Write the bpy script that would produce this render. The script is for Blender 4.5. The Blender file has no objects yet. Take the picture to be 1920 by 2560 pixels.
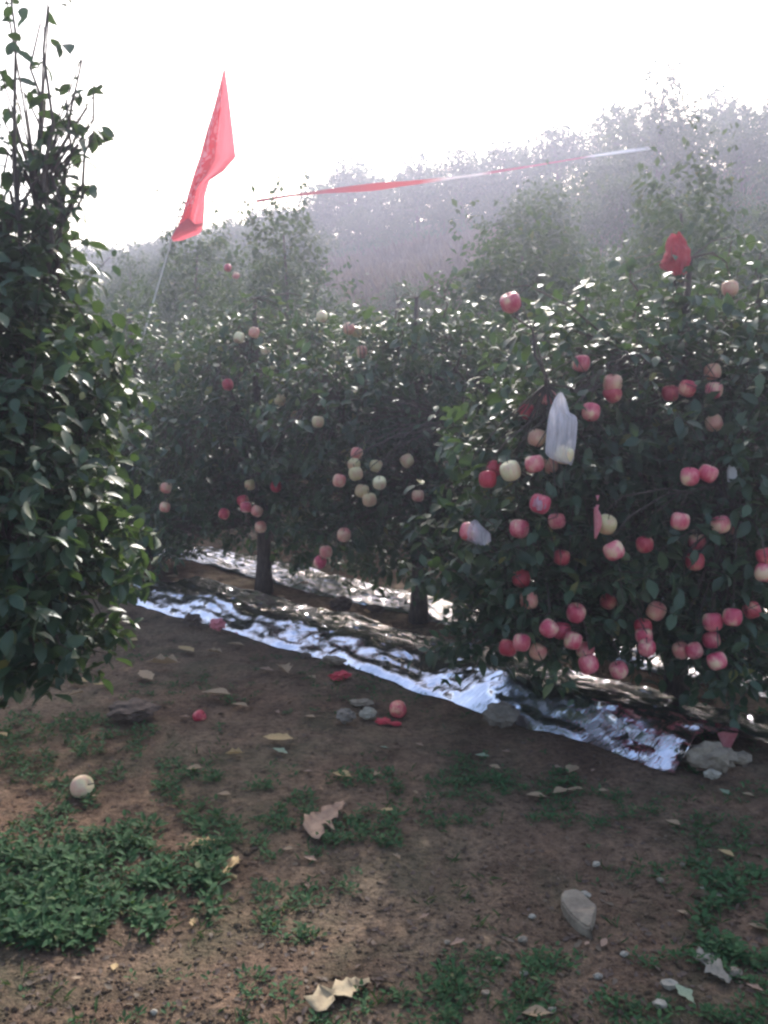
import bpy, math, random
import numpy as np
from mathutils import Vector, Matrix, noise as mnoise

# ------------------------------------------------------------------ camera, sky, sun, exposure
scene = bpy.context.scene
col = scene.collection
FPX, PITCH, EYE = 2217.0, math.radians(7.2), 1.5
cam_d = bpy.data.cameras.new('camera')
cam_d.sensor_fit = 'VERTICAL'
cam_d.sensor_height = 24.0
cam_d.lens = 24.0 * FPX / 2560.0
cam_d.clip_start = 0.05
cam_d.clip_end = 600
cam = bpy.data.objects.new('camera', cam_d)
col.objects.link(cam)
cam.location = (0, 0, EYE)
cam.rotation_euler = (math.pi / 2 - PITCH, 0, 0)
scene.camera = cam

SUN_EL, SUN_AZ = math.radians(33), math.radians(9)     # azimuth clockwise from +Y (straight ahead)
world = bpy.data.worlds.new('World')
scene.world = world
world.use_nodes = True
wn = world.node_tree
wn.nodes.clear()
sky = wn.nodes.new('ShaderNodeTexSky')
sky.sky_type = 'NISHITA'
sky.sun_disc = False
sky.sun_elevation = SUN_EL
sky.sun_rotation = SUN_AZ
sky.air_density = 1.2
sky.dust_density = 4.0
sky.ozone_density = 1.0
bg = wn.nodes.new('ShaderNodeBackground')
bg.inputs['Strength'].default_value = 0.15
wo = wn.nodes.new('ShaderNodeOutputWorld')
wn.links.new(sky.outputs[0], bg.inputs[0])
wn.links.new(bg.outputs[0], wo.inputs[0])

sun_d = bpy.data.lights.new('sun', 'SUN')
sun_d.energy = 2.3
sun_d.angle = math.radians(0.6)
sun_d.color = (1.0, 0.965, 0.93)
sun = bpy.data.objects.new('sun', sun_d)
col.objects.link(sun)
sd = Vector((math.sin(SUN_AZ) * math.cos(SUN_EL), math.cos(SUN_AZ) * math.cos(SUN_EL), math.sin(SUN_EL)))
sun.rotation_euler = sd.to_track_quat('Z', 'Y').to_euler()
sun.location = sd * 60

scene.view_settings.view_transform = 'Standard'
scene.view_settings.look = 'None'
scene.view_settings.exposure = 1.25
scene.view_settings.gamma = 1.0
scene.cycles.filter_width = 2.6
scene.cycles.use_denoising = True
scene.cycles.sample_clamp_indirect = 6.0
scene.cycles.volume_bounces = 1
scene.cycles.max_bounces = 8
scene.cycles.transparent_max_bounces = 12

rnd = random.Random(11)
rng = np.random.default_rng(11)

# ------------------------------------------------------------------ layout helpers
A0 = np.array([-0.96, 6.85])                 # the tree the row frame hangs on
U = np.array([0.7012, -0.7130])              # along the rows
N = np.array([0.7130, 0.7012])               # up the slope


def row(a, s):
    p = A0 + a * U + s * N
    return float(p[0]), float(p[1])


def a_s(x, y):
    d = np.array([x, y]) - A0
    return float(d @ U), float(d @ N)


def sstep(e0, e1, v):
    t = min(1.0, max(0.0, (v - e0) / (e1 - e0)))
    return t * t * (3 - 2 * t)


CREST = 24.0


def Hbase(x, y):
    a, s = a_s(x, y)
    k = 0.395 * (1.0 - 0.42 * sstep(-8, 10, a))
    z = 0.55 * sstep(1.3, 2.9, s)
    if s > 3.0:
        q = min(s, CREST) - 3.0
        z += k * q + 0.10 * math.sin(q * 2 * math.pi / 3.1) * min(1, q / 2)
    if s > CREST:
        z -= min(0.16 * (s - CREST), z * 0.9)
    return z


def H(x, y):
    z = Hbase(x, y)
    d = math.hypot(x, y - 3)
    if d < 14:
        z += 0.030 * mnoise.noise((x * 0.8, y * 0.8, 1.7)) + 0.014 * mnoise.noise((x * 2.6, y * 2.6, 5.1))
        if d < 6:
            z += 0.007 * mnoise.noise((x * 8, y * 8, 9.3)) + 0.004 * mnoise.noise((x * 19, y * 19, 2.3))
    else:
        z += 0.08 * mnoise.noise((x * 0.35, y * 0.35, 4.2))
    return z


CP, SP = math.cos(PITCH), math.sin(PITCH)


def ray(px, py):
    dx, dy = (px - 960) / FPX, (1280 - py) / FPX
    return Vector((dx, CP + dy * SP, -SP + dy * CP))


def at(px, py, depth):
    """world point seen at a photograph pixel, at a distance `depth` along +Y"""
    r = ray(px, py)
    return Vector((0, 0, EYE)) + r * (depth / r.y)


def gnd(px, py):
    """world point of the ground seen at a photograph pixel"""
    r = ray(px, py)
    t = t0 = 1.2 if r.z < -0.2 else 0.5
    while t < 120:
        p = Vector((0, 0, EYE)) + r * t
        if p.z <= H(p.x, p.y):
            break
        t0, t = t, t + 0.02 + t * 0.004
    for _ in range(7):
        m = (t0 + t) / 2
        p = Vector((0, 0, EYE)) + r * m
        if p.z <= H(p.x, p.y):
            t = m
        else:
            t0 = m
    p.z = H(p.x, p.y)
    return p


def project(P):
    """P (n,3) -> source pixel x, y and depth"""
    d = P - np.array([0, 0, EYE])
    fw = d[:, 1] * CP - d[:, 2] * SP
    up = d[:, 1] * SP + d[:, 2] * CP
    fw = np.maximum(fw, 1e-3)
    return 960 + FPX * d[:, 0] / fw, 1280 - FPX * up / fw, fw


# ------------------------------------------------------------------ materials
def mat(name):
    m = bpy.data.materials.new(name)
    m.use_nodes = True
    nt = m.node_tree
    b = nt.nodes['Principled BSDF']
    return m, nt, b, nt.nodes['Material Output']


def nd(nt, t, **kw):
    n = nt.nodes.new('ShaderNode' + t)
    for k, v in kw.items():
        if k in ('operation', 'blend_type', 'data_type', 'attribute_name', 'attribute_type', 'feature', 'interpolation', 'noise_dimensions', 'distance'):
            setattr(n, k, v)
        else:
            n.inputs[k].default_value = v
    return n


def ramp(nt, fac, stops, interp='LINEAR'):
    r = nt.nodes.new('ShaderNodeValToRGB')
    r.color_ramp.interpolation = interp
    e = r.color_ramp.elements
    while len(e) > 1:
        e.remove(e[-1])
    e[0].position, e[0].color = stops[0][0], (*stops[0][1], 1)
    for p, c in stops[1:]:
        q = e.new(p)
        q.color = (*c, 1)
    nt.links.new(fac, r.inputs[0])
    return r.outputs[0]


def mix(nt, fac, a, b, mode='MIX'):
    m = nt.nodes.new('ShaderNodeMix')
    m.data_type = 'RGBA'
    m.blend_type = mode
    for sock, v in ((m.inputs[0], fac), (m.inputs[6], a), (m.inputs[7], b)):
        if hasattr(v, 'is_linked'):
            nt.links.new(v, sock)
        elif isinstance(v, (int, float)):
            sock.default_value = v
        else:
            sock.default_value = (*v, 1)
    return m.outputs[2]


def noise(nt, scale, detail=4, rough=0.55, vec=None, dist=0.0):
    n = nd(nt, 'TexNoise', Scale=scale, Detail=detail, Roughness=rough, Distortion=dist)
    if vec is not None:
        nt.links.new(vec, n.inputs['Vector'])
    return n.outputs[0]


def bump(nt, b, height, strength, distance=0.01):
    n = nd(nt, 'Bump', Strength=strength, Distance=distance)
    nt.links.new(height, n.inputs['Height'])
    nt.links.new(n.outputs[0], b.inputs['Normal'])


def leaf_material(name, stops, rough=0.46, trans=0.22, tcol=(0.14, 0.24, 0.04)):
    m, nt, b, out = mat(name)
    at_ = nd(nt, 'Attribute', attribute_name='tint')
    c = ramp(nt, at_.outputs['Fac'], stops)
    co = nd(nt, 'NewGeometry')
    f = noise(nt, 60, 2, 0.5, co.outputs['Position'])
    c = mix(nt, 0.35, c, ramp(nt, f, [(0.3, (0.5, 0.5, 0.5)), (0.7, (1, 1, 1))]), 'MULTIPLY')
    nt.links.new(c, b.inputs['Base Color'])
    b.inputs['Roughness'].default_value = rough
    b.inputs['Specular IOR Level'].default_value = 0.5
    t = nd(nt, 'BsdfTranslucent')
    nt.links.new(mix(nt, 0.6, c, tcol), t.inputs[0])
    ms = nd(nt, 'MixShader')
    ms.inputs[0].default_value = trans
    nt.links.new(b.outputs[0], ms.inputs[1])
    nt.links.new(t.outputs[0], ms.inputs[2])
    nt.links.new(ms.outputs[0], out.inputs[0])
    return m


M = {}
M['leaf'] = leaf_material('apple_leaf', [(0.0, (0.022, 0.048, 0.028)), (0.45, (0.040, 0.082, 0.043)),
                                         (0.80, (0.072, 0.118, 0.055)), (0.93, (0.115, 0.155, 0.06)), (1.0, (0.22, 0.20, 0.06))])
M['hill_leaf'] = leaf_material('hill_leaf', [(0.0, (0.026, 0.054, 0.026)), (0.5, (0.046, 0.082, 0.036)),
                                             (0.85, (0.072, 0.110, 0.045)), (1.0, (0.15, 0.14, 0.06))], rough=0.72)
M['weed'] = leaf_material('weed_leaf', [(0.0, (0.018, 0.058, 0.018)), (0.5, (0.030, 0.098, 0.028)), (0.85, (0.055, 0.135, 0.04)),
                                        (1.0, (0.14, 0.14, 0.06))], rough=0.85, trans=0.2)
M['dry_grass'] = leaf_material('dry_grass', [(0.0, (0.070, 0.045, 0.036)), (0.5, (0.120, 0.082, 0.064)), (0.8, (0.15, 0.115, 0.08)), (1.0, (0.075, 0.09, 0.04))],
                               rough=0.8, trans=0.2, tcol=(0.3, 0.2, 0.1))


def bark_material():
    m, nt, b, out = mat('bark')
    g = nd(nt, 'NewGeometry')
    mp = nd(nt, 'Mapping')
    mp.inputs['Scale'].default_value = (1, 1, 0.3)
    nt.links.new(g.outputs['Position'], mp.inputs[0])
    f = noise(nt, 45, 6, 0.65, mp.outputs[0])
    nt.links.new(ramp(nt, f, [(0.3, (0.035, 0.026, 0.022)), (0.6, (0.10, 0.078, 0.064)), (0.8, (0.17, 0.145, 0.12))]), b.inputs[0])
    b.inputs['Roughness'].default_value = 0.85
    bump(nt, b, f, 0.7, 0.01)
    return m


M['bark'] = bark_material()


def soil_material():
    m, nt, b, out = mat('soil')
    g = nd(nt, 'NewGeometry')
    P = g.outputs['Position']
    big = noise(nt, 0.55, 4, 0.6, P, 0.4)
    mid = noise(nt, 4.0, 6, 0.65, P)
    fine = noise(nt, 38, 5, 0.7, P)
    grit = noise(nt, 150, 3, 0.6, P)
    c = ramp(nt, big, [(0.36, (0.162, 0.098, 0.066)), (0.50, (0.190, 0.128, 0.088)), (0.64, (0.205, 0.155, 0.108))])
    c = mix(nt, 0.75, c, ramp(nt, mid, [(0.34, (0.36, 0.34, 0.33)), (0.52, (1, 1, 1)), (0.70, (1.32, 1.26, 1.18))]), 'MULTIPLY')
    c = mix(nt, 0.8, c, ramp(nt, fine, [(0.34, (0.42, 0.40, 0.38)), (0.5, (1, 1, 1)), (0.68, (1.5, 1.46, 1.4))]), 'MULTIPLY')
    c = mix(nt, 0.6, c, ramp(nt, grit, [(0.35, (0.65, 0.64, 0.62)), (0.66, (1.3, 1.3, 1.3))]), 'MULTIPLY')
    # thin moss and trampled plants stain the soil green here and there
    moss = noise(nt, 1.7, 5, 0.7, P, 0.6)
    mossf = ramp(nt, moss, [(0.48, (0, 0, 0)), (0.68, (0.55, 0.55, 0.55))])
    c = mix(nt, mossf, c, (0.070, 0.082, 0.045))
    nt.links.new(c, b.inputs[0])
    b.inputs['Roughness'].default_value = 0.95
    b.inputs['Specular IOR Level'].default_value = 0.15
    add = nd(nt, 'Math', operation='ADD')
    nt.links.new(fine, add.inputs[0])
    nt.links.new(mid, add.inputs[1])
    bump(nt, b, add.outputs[0], 1.0, 0.035)
    return m


M['soil'] = soil_material()


def foil_material():
    m, nt, b, out = mat('reflective_film')
    g = nd(nt, 'NewGeometry')
    P = g.outputs['Position']
    b.inputs['Metallic'].default_value = 1.0
    dust = noise(nt, 9, 6, 0.7, P)
    nt.links.new(ramp(nt, dust, [(0.35, (0.84, 0.83, 0.90)), (0.62, (0.78, 0.77, 0.84)), (0.80, (0.50, 0.47, 0.48))]), b.inputs[0])
    nt.links.new(ramp(nt, dust, [(0.40, (0.09,) * 3), (0.75, (0.24,) * 3)]), b.inputs['Roughness'])
    mp = nd(nt, 'Mapping')
    mp.inputs['Rotation'].default_value = (0, 0, math.radians(45.5))
    mp.inputs['Scale'].default_value = (10, 60, 10)
    nt.links.new(P, mp.inputs[0])
    v = nd(nt, 'TexVoronoi', feature='DISTANCE_TO_EDGE', Scale=1.0)
    nt.links.new(mp.outputs[0], v.inputs['Vector'])
    cr = noise(nt, 1.0, 3, 0.6, mp.outputs[0], 0.8)
    add = nd(nt, 'Math', operation='ADD')
    nt.links.new(cr, add.inputs[0])
    nt.links.new(v.outputs[0], add.inputs[1])
    bump(nt, b, add.outputs[0], 0.12, 0.02)
    return m


M['foil'] = foil_material()


def apple_material(name, stops, streak):
    m, nt, b, out = mat(name)
    tc = nd(nt, 'TexCoord')
    oi = nd(nt, 'ObjectInfo')
    off = nd(nt, 'VectorMath', operation='MULTIPLY_ADD')
    off.inputs[1].default_value = (9, 9, 9)
    cmb = nd(nt, 'CombineXYZ')
    for i in range(3):
        nt.links.new(oi.outputs['Random'], cmb.inputs[i])
    nt.links.new(cmb.outputs[0], off.inputs[0])
    nt.links.new(tc.outputs['Object'], off.inputs[2])
    blush = noise(nt, 14, 2, 0.5, off.outputs[0])
    mp = nd(nt, 'Mapping')
    mp.inputs['Scale'].default_value = (1, 1, 0.10)
    nt.links.new(off.outputs[0], mp.inputs[0])
    st = noise(nt, 130, 3, 0.6, mp.outputs[0])
    spk = noise(nt, 420, 1, 0.5, off.outputs[0])
    mth = nd(nt, 'Math', operation='MULTIPLY_ADD')
    nt.links.new(st, mth.inputs[0])
    mth.inputs[1].default_value = streak
    nt.links.new(blush, mth.inputs[2])
    c = ramp(nt, mth.outputs[0], stops)
    c = mix(nt, ramp(nt, spk, [(0.66, (0, 0, 0)), (0.74, (0.5, 0.5, 0.5))]), c, (0.75, 0.60, 0.36))
    nt.links.new(c, b.inputs[0])
    b.inputs['Roughness'].default_value = 0.42
    b.inputs['Specular IOR Level'].default_value = 0.4
    b.inputs['Subsurface Weight'].default_value = 0.0
    return m


APPLE = {
    'red': apple_material('apple_red', [(0.48, (0.74, 0.36, 0.24)), (0.61, (0.62, 0.10, 0.12)), (0.78, (0.44, 0.03, 0.06))], 0.35),
    'pink': apple_material('apple_pink', [(0.50, (0.84, 0.55, 0.36)), (0.62, (0.77, 0.24, 0.25)), (0.78, (0.60, 0.07, 0.125))], 0.35),
    'deep': apple_material('apple_deep', [(0.40, (0.60, 0.05, 0.08)), (0.80, (0.42, 0.015, 0.04))], 0.35),
    'peach': apple_material('apple_peach', [(0.42, (0.80, 0.58, 0.34)), (0.62, (0.76, 0.40, 0.28)), (0.82, (0.66, 0.20, 0.18))], 0.35),
    'cream': apple_material('apple_cream', [(0.45, (0.80, 0.72, 0.42)), (0.68, (0.80, 0.66, 0.40)), (0.88, (0.74, 0.42, 0.30))], 0.35),
    'yellow': apple_material('apple_yellow', [(0.45, (0.58, 0.50, 0.24)), (0.66, (0.62, 0.48, 0.26)), (0.86, (0.60, 0.34, 0.22))], 0.35),
}


def simple(name, c1, c2, scale=30, rough=0.8, trans=0.0, bstr=0.3, tcol=None):
    m, nt, b, out = mat(name)
    tc = nd(nt, 'TexCoord')
    oi = nd(nt, 'ObjectInfo')
    v = nd(nt, 'VectorMath', operation='ADD')
    nt.links.new(tc.outputs['Object'], v.inputs[0])
    cm = nd(nt, 'CombineXYZ')
    mm = nd(nt, 'Math', operation='MULTIPLY')
    mm.inputs[1].default_value = 7.0
    nt.links.new(oi.outputs['Random'], mm.inputs[0])
    nt.links.new(mm.outputs[0], cm.inputs[0])
    nt.links.new(cm.outputs[0], v.inputs[1])
    f = noise(nt, scale, 5, 0.65, v.outputs[0])
    c = ramp(nt, f, [(0.3, c1), (0.7, c2)])
    nt.links.new(c, b.inputs[0])
    b.inputs['Roughness'].default_value = rough
    bump(nt, b, f, bstr, 0.01)
    if trans > 0:
        t = nd(nt, 'BsdfTranslucent')
        nt.links.new(mix(nt, 0.5, c, tcol or c2), t.inputs[0])
        ms = nd(nt, 'MixShader')
        ms.inputs[0].default_value = trans
        nt.links.new(b.outputs[0], ms.inputs[1])
        nt.links.new(t.outputs[0], ms.inputs[2])
        nt.links.new(ms.outputs[0], out.inputs[0])
    return m


M['stone'] = simple('stone', (0.13, 0.10, 0.075), (0.30, 0.245, 0.18), 22, 0.9, bstr=0.8)
M['grey_stone'] = simple('grey_stone', (0.12, 0.10, 0.082), (0.24, 0.20, 0.165), 22, 0.9, bstr=0.8)
M['clod'] = simple('earth_clod', (0.05, 0.035, 0.028), (0.15, 0.105, 0.08), 30, 0.95, bstr=1.0)
M['pebble'] = simple('pebble', (0.22, 0.19, 0.15), (0.40, 0.36, 0.29), 30, 0.8)
M['dry_leaf'] = simple('dry_leaf', (0.34, 0.22, 0.10), (0.56, 0.41, 0.20), 25, 0.75, 0.15)
M['tan_leaf'] = simple('tan_leaf', (0.25, 0.165, 0.10), (0.44, 0.32, 0.20), 25, 0.75, 0.15)
M['brown_leaf'] = simple('brown_leaf', (0.20, 0.12, 0.085), (0.40, 0.27, 0.19), 25, 0.8, 0.1)
M['green_leaf'] = simple('fallen_green_leaf', (0.16, 0.22, 0.14), (0.30, 0.36, 0.24), 25, 0.6, 0.1)
M['red_paper'] = simple('red_paper', (0.52, 0.03, 0.05), (0.68, 0.09, 0.12), 20, 0.7, 0.2)
M['pink_paper'] = simple('pink_paper', (0.66, 0.16, 0.20), (0.82, 0.36, 0.38), 20, 0.7, 0.2)
M['red_net'] = simple('red_bag', (0.42, 0.035, 0.05), (0.62, 0.075, 0.09), 26, 0.8, 0.22, bstr=0.8, tcol=(0.7, 0.08, 0.10))
M['bamboo'] = simple('pale_pole', (0.45, 0.42, 0.38), (0.65, 0.62, 0.58), 14, 0.6)
M['pale_husk'] = simple('pale_husk', (0.27, 0.20, 0.12), (0.44, 0.35, 0.215), 25, 0.8, 0.1)
M['grey_husk'] = simple('grey_husk', (0.17, 0.15, 0.12), (0.30, 0.27, 0.22), 25, 0.9)
M['white_paper'] = simple('white_paper', (0.70, 0.68, 0.68), (0.82, 0.80, 0.80), 14, 0.7, 0.3)


def plastic_material():
    m, nt, b, out = mat('thin_white_plastic')
    b.inputs['Base Color'].default_value = (0.80, 0.78, 0.86, 1)
    b.inputs['Roughness'].default_value = 0.28
    t = nd(nt, 'BsdfTranslucent')
    t.inputs[0].default_value = (0.82, 0.80, 0.88, 1)
    ms = nd(nt, 'MixShader')
    ms.inputs[0].default_value = 0.5
    nt.links.new(b.outputs[0], ms.inputs[1])
    nt.links.new(t.outputs[0], ms.inputs[2])
    tr = nd(nt, 'BsdfTransparent')
    m2 = nd(nt, 'MixShader')
    tc = nd(nt, 'TexCoord')
    mp = nd(nt, 'Mapping')
    mp.inputs['Scale'].default_value = (1, 1, 0.12)
    nt.links.new(tc.outputs['Object'], mp.inputs[0])
    f = noise(nt, 55, 3, 0.6, mp.outputs[0])
    nt.links.new(ramp(nt, f, [(0.35, (0.30,) * 3), (0.65, (0.66,) * 3)]), m2.inputs[0])
    nt.links.new(ms.outputs[0], m2.inputs[1])
    nt.links.new(tr.outputs[0], m2.inputs[2])
    nt.links.new(m2.outputs[0], out.inputs[0])
    bump(nt, b, f, 0.4, 0.01)
    return m


M['plastic'] = plastic_material()


def cloth_material():
    """red flag cloth with a run of pale, blurred brush strokes down the hoist side"""
    m, nt, b, out = mat('red_flag_cloth')
    a = nd(nt, 'Attribute', attribute_name='cloth_uv')
    sep = nd(nt, 'SeparateXYZ')
    nt.links.new(a.outputs['Vector'], sep.inputs[0])
    mp = nd(nt, 'Mapping')
    mp.inputs['Scale'].default_value = (5, 15, 1)
    nt.links.new(a.outputs['Vector'], mp.inputs[0])
    f = noise(nt, 1.0, 3, 0.6, mp.outputs[0], 1.6)
    stroke = ramp(nt, f, [(0.50, (0, 0, 0)), (0.58, (1, 1, 1))])
    band = ramp(nt, sep.outputs[0], [(0.02, (0, 0, 0)), (0.08, (1, 1, 1)), (0.36, (1, 1, 1)), (0.46, (0, 0, 0))])
    vband = ramp(nt, sep.outputs[1], [(0.10, (0, 0, 0)), (0.16, (1, 1, 1)), (0.80, (1, 1, 1)), (0.86, (0, 0, 0))])
    k = mix(nt, 1.0, stroke, band, 'MULTIPLY')
    k = mix(nt, 1.0, k, vband, 'MULTIPLY')
    c = mix(nt, k, (0.62, 0.03, 0.055), (0.74, 0.60, 0.64))
    nt.links.new(c, b.inputs[0])
    b.inputs['Roughness'].default_value = 0.7
    t = nd(nt, 'BsdfTranslucent')
    nt.links.new(mix(nt, 0.4, c, (0.88, 0.30, 0.36)), t.inputs[0])
    ms = nd(nt, 'MixShader')
    ms.inputs[0].default_value = 0.6
    nt.links.new(b.outputs[0], ms.inputs[1])
    nt.links.new(t.outputs[0], ms.inputs[2])
    nt.links.new(ms.outputs[0], out.inputs[0])
    return m


M['cloth'] = cloth_material()


def ribbon_material():
    m, nt, b, out = mat('red_banner_ribbon')
    a = nd(nt, 'Attribute', attribute_name='cloth_uv')
    sep = nd(nt, 'SeparateXYZ')
    nt.links.new(a.outputs['Vector'], sep.inputs[0])
    c = ramp(nt, sep.outputs[0], [(0.0, (0.40, 0.05, 0.08)), (0.50, (0.62, 0.05, 0.05)), (0.56, (0.74, 0.66, 0.66)), (0.63, (0.74, 0.68, 0.70)),
                                  (0.66, (0.36, 0.06, 0.10)), (0.85, (0.40, 0.08, 0.12)), (0.88, (0.76, 0.75, 0.78))])
    nt.links.new(c, b.inputs[0])
    b.inputs['Roughness'].default_value = 0.5
    t = nd(nt, 'BsdfTranslucent')
    nt.links.new(c, t.inputs[0])
    ms = nd(nt, 'MixShader')
    ms.inputs[0].default_value = 0.4
    nt.links.new(b.outputs[0], ms.inputs[1])
    nt.links.new(t.outputs[0], ms.inputs[2])
    nt.links.new(ms.outputs[0], out.inputs[0])
    return m


M['ribbon'] = ribbon_material()


# ------------------------------------------------------------------ mesh helpers
class MB:
    def __init__(self):
        self.v, self.f, self.t = [], [], []

    def add(self, vs, fs, tint=0.5):
        o = len(self.v)
        self.v += [tuple(map(float, p)) for p in vs]
        self.f += [tuple(i + o for i in q) for q in fs]
        self.t += [tint] * len(vs)

    def tube(self, pts, radii, sides=6, cap=True, tint=0.5):
        pts = [Vector(p) for p in pts]
        vs, fs = [], []
        ref = Vector((0.31, 0.83, 0.46)).normalized()
        for i, p in enumerate(pts):
            d = (pts[min(i + 1, len(pts) - 1)] - pts[max(i - 1, 0)])
            d = d.normalized() if d.length > 1e-9 else Vector((0, 0, 1))
            x = d.cross(ref)
            if x.length < 1e-3:
                x = d.cross(Vector((1, 0, 0)))
            x.normalize()
            y = d.cross(x)
            for k in range(sides):
                w = 2 * math.pi * k / sides
                vs.append(p + (x * math.cos(w) + y * math.sin(w)) * radii[i])
        for i in range(len(pts) - 1):
            for k in range(sides):
                a, b = i * sides + k, i * sides + (k + 1) % sides
                fs.append((a, b, b + sides, a + sides))
        if cap:
            fs.append(tuple(range(sides))[::-1])
            fs.append(tuple((len(pts) - 1) * sides + k for k in range(sides)))
        self.add(vs, fs, tint)

    def mesh(self, name, material, smooth=True, tint=False):
        me = bpy.data.meshes.new(name)
        me.from_pydata(self.v, [], self.f)
        if smooth:
            me.polygons.foreach_set('use_smooth', [True] * len(me.polygons))
        if tint:
            at_ = me.attributes.new('tint', 'FLOAT', 'POINT')
            at_.data.foreach_set('value', self.t)
        me.materials.append(material)
        me.update()
        return me


def np_mesh(name, V, F, material, tint=None, smooth=False):
    """V (n,3), F (m,k) int with constant k"""
    me = bpy.data.meshes.new(name)
    n, (m, k) = len(V), F.shape
    me.vertices.add(n)
    me.vertices.foreach_set('co', np.ascontiguousarray(V, dtype=np.float32).ravel())
    me.loops.add(m * k)
    me.loops.foreach_set('vertex_index', np.ascontiguousarray(F, dtype=np.int32).ravel())
    me.polygons.add(m)
    me.polygons.foreach_set('loop_start', np.arange(0, m * k, k, dtype=np.int32))
    if smooth:
        me.polygons.foreach_set('use_smooth', np.ones(m, dtype=bool))
    if tint is not None:
        a = me.attributes.new('tint', 'FLOAT', 'POINT')
        a.data.foreach_set('value', np.ascontiguousarray(tint, dtype=np.float32))
    me.update(calc_edges=True)
    me.validate()
    me.materials.append(material)
    return me


def link(name, me, parent=None, loc=None, kind=None):
    o = bpy.data.objects.new(name, me)
    col.objects.link(o)
    if parent is not None:
        o.parent = parent
    if loc is not None:
        o.location = loc
    if kind:
        o['kind'] = kind
    return o


def empty(name, loc):
    o = bpy.data.objects.new(name, None)
    o.empty_display_size = 0.1
    col.objects.link(o)
    o.location = loc
    return o


def tag(o, label, cat, group=None):
    o['label'] = label
    o['category'] = cat
    if group:
        o['group'] = group
    return o


def unit(v):
    return v / np.maximum(np.linalg.norm(v, axis=-1, keepdims=True), 1e-9)


# leaf templates: x across, y along, z along the leaf's normal; all faces triangles
LEAF_FINE_V = np.array([(0, 0, 0), (0.17, 0.16, .035), (0.27, 0.42, .06), (0.21, 0.70, .03), (0, 1.0, -0.14),
                        (-0.21, 0.70, .03), (-0.27, 0.42, .06), (-0.17, 0.16, .035), (0, 0.40, 0.0), (0, 0.70, -0.05)])
LEAF_FINE_F = np.array([(0, 1, 8), (1, 2, 8), (2, 9, 8), (2, 3, 9), (3, 4, 9), (9, 4, 5), (9, 5, 6), (8, 9, 6), (8, 6, 7), (0, 8, 7)])
LEAF_MID_V = np.array([(0, 0, 0), (0.25, 0.38, .06), (0.15, 0.76, .02), (0, 1.0, -0.13), (-0.15, 0.76, .02), (-0.25, 0.38, .06), (0, 0.5, -0.01)])
LEAF_MID_F = np.array([(0, 1, 6), (1, 2, 6), (2, 3, 6), (6, 3, 4), (6, 4, 5), (6, 5, 0)])
LEAF_LOW_V = np.array([(0, 0, 0), (0.29, 0.5, .06), (0, 1.0, -0.10), (-0.29, 0.5, .06)])
LEAF_LOW_F = np.array([(0, 1, 2), (0, 2, 3)])


def leaves_geo(P, D, Nn, size, tmpl):
    TV, TF = tmpl
    D = unit(D)
    S = unit(np.cross(D, Nn))
    Nn = np.cross(S, D)
    w = size[:, None, None]
    V = P[:, None, :] + w * (TV[None, :, 0, None] * S[:, None, :] + TV[None, :, 1, None] * D[:, None, :] + TV[None, :, 2, None] * Nn[:, None, :])
    n, k = len(P), len(TV)
    F = (TF[None] + (np.arange(n) * k)[:, None, None]).reshape(-1, 3)
    return V.reshape(-1, 3), F


# ------------------------------------------------------------------ setting: ground
def axis(segs):
    out = []
    for a, b, st in segs:
        n = max(1, int(round((b - a) / st)))
        out += list(np.linspace(a, b, n, endpoint=False))
    out.append(segs[-1][1])
    return out


def make_ground():
    xs = axis([(-130, -30, 10), (-30, -12, 2), (-12, -4, 0.5), (-4, -2.6, 0.12), (-2.6, 2.6, 0.035), (2.6, 4, 0.12), (4, 12, 0.5), (12, 30, 2), (30, 130, 10)])
    ys = axis([(-40, -6, 6), (-6, 1, 0.7), (1, 1.8, 0.1), (1.8, 5.0, 0.03), (5.0, 9, 0.07), (9, 16, 0.3), (16, 60, 1.0), (60, 90, 5), (90, 200, 15)])
    V = [(x, y, H(x, y)) for y in ys for x in xs]
    nx = len(xs)
    i, j = np.meshgrid(np.arange(nx - 1), np.arange(len(ys) - 1))
    a = (j * nx + i).ravel()
    F = np.stack([a, a + 1, a + 1 + nx, a + nx], 1)
    g = link('ground', np_mesh('ground', np.array(V), F, M['soil'], smooth=True), kind='structure')
    return g


make_ground()


# ------------------------------------------------------------------ apples: positions first, so that twigs reach them and leaves make room
# pixel x, pixel y, depth, colour, diameter (m)
HANG_C = [  # the heavily laden tree
    (1453, 909, 3.85, 'pink'), (1532, 960, 3.70, 'peach'), (1532, 985, 3.78, 'red'), (1369, 991, 3.75, 'pink'), (1317, 1028, 3.80, 'red'),
    (1342, 1095, 3.70, 'peach'), (1477, 1030, 3.75, 'pink'), (1337, 1160, 3.65, 'pink'), (1375, 1163, 3.80, 'peach'),
    (1236, 1172, 3.85, 'deep'), (1392, 1303, 3.62, 'pink'), (1298, 1322, 3.75, 'pink'), (1535, 1377, 3.55, 'pink'), (1404, 1394, 3.75, 'red'),
    (1725, 1192, 3.55, 'pink'), (1770, 1184, 3.62, 'pink'), (1700, 1303, 3.60, 'pink'), (1676, 984, 3.85, 'red'), (1718, 972, 3.92, 'red'),
    (1785, 976, 3.80, 'pink'), (1785, 1058, 3.80, 'peach'), (1782, 930, 3.95, 'peach'), (1738, 1404, 3.60, 'red'), (1612, 1362, 3.75, 'red'),
    (1743, 1355, 3.72, 'pink'), (1802, 1312, 3.70, 'pink'), (1834, 1316, 3.78, 'pink'), (1911, 1432, 3.60, 'pink'), (1914, 1390, 3.66, 'red'),
    (1825, 722, 4.30, 'peach')]
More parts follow.
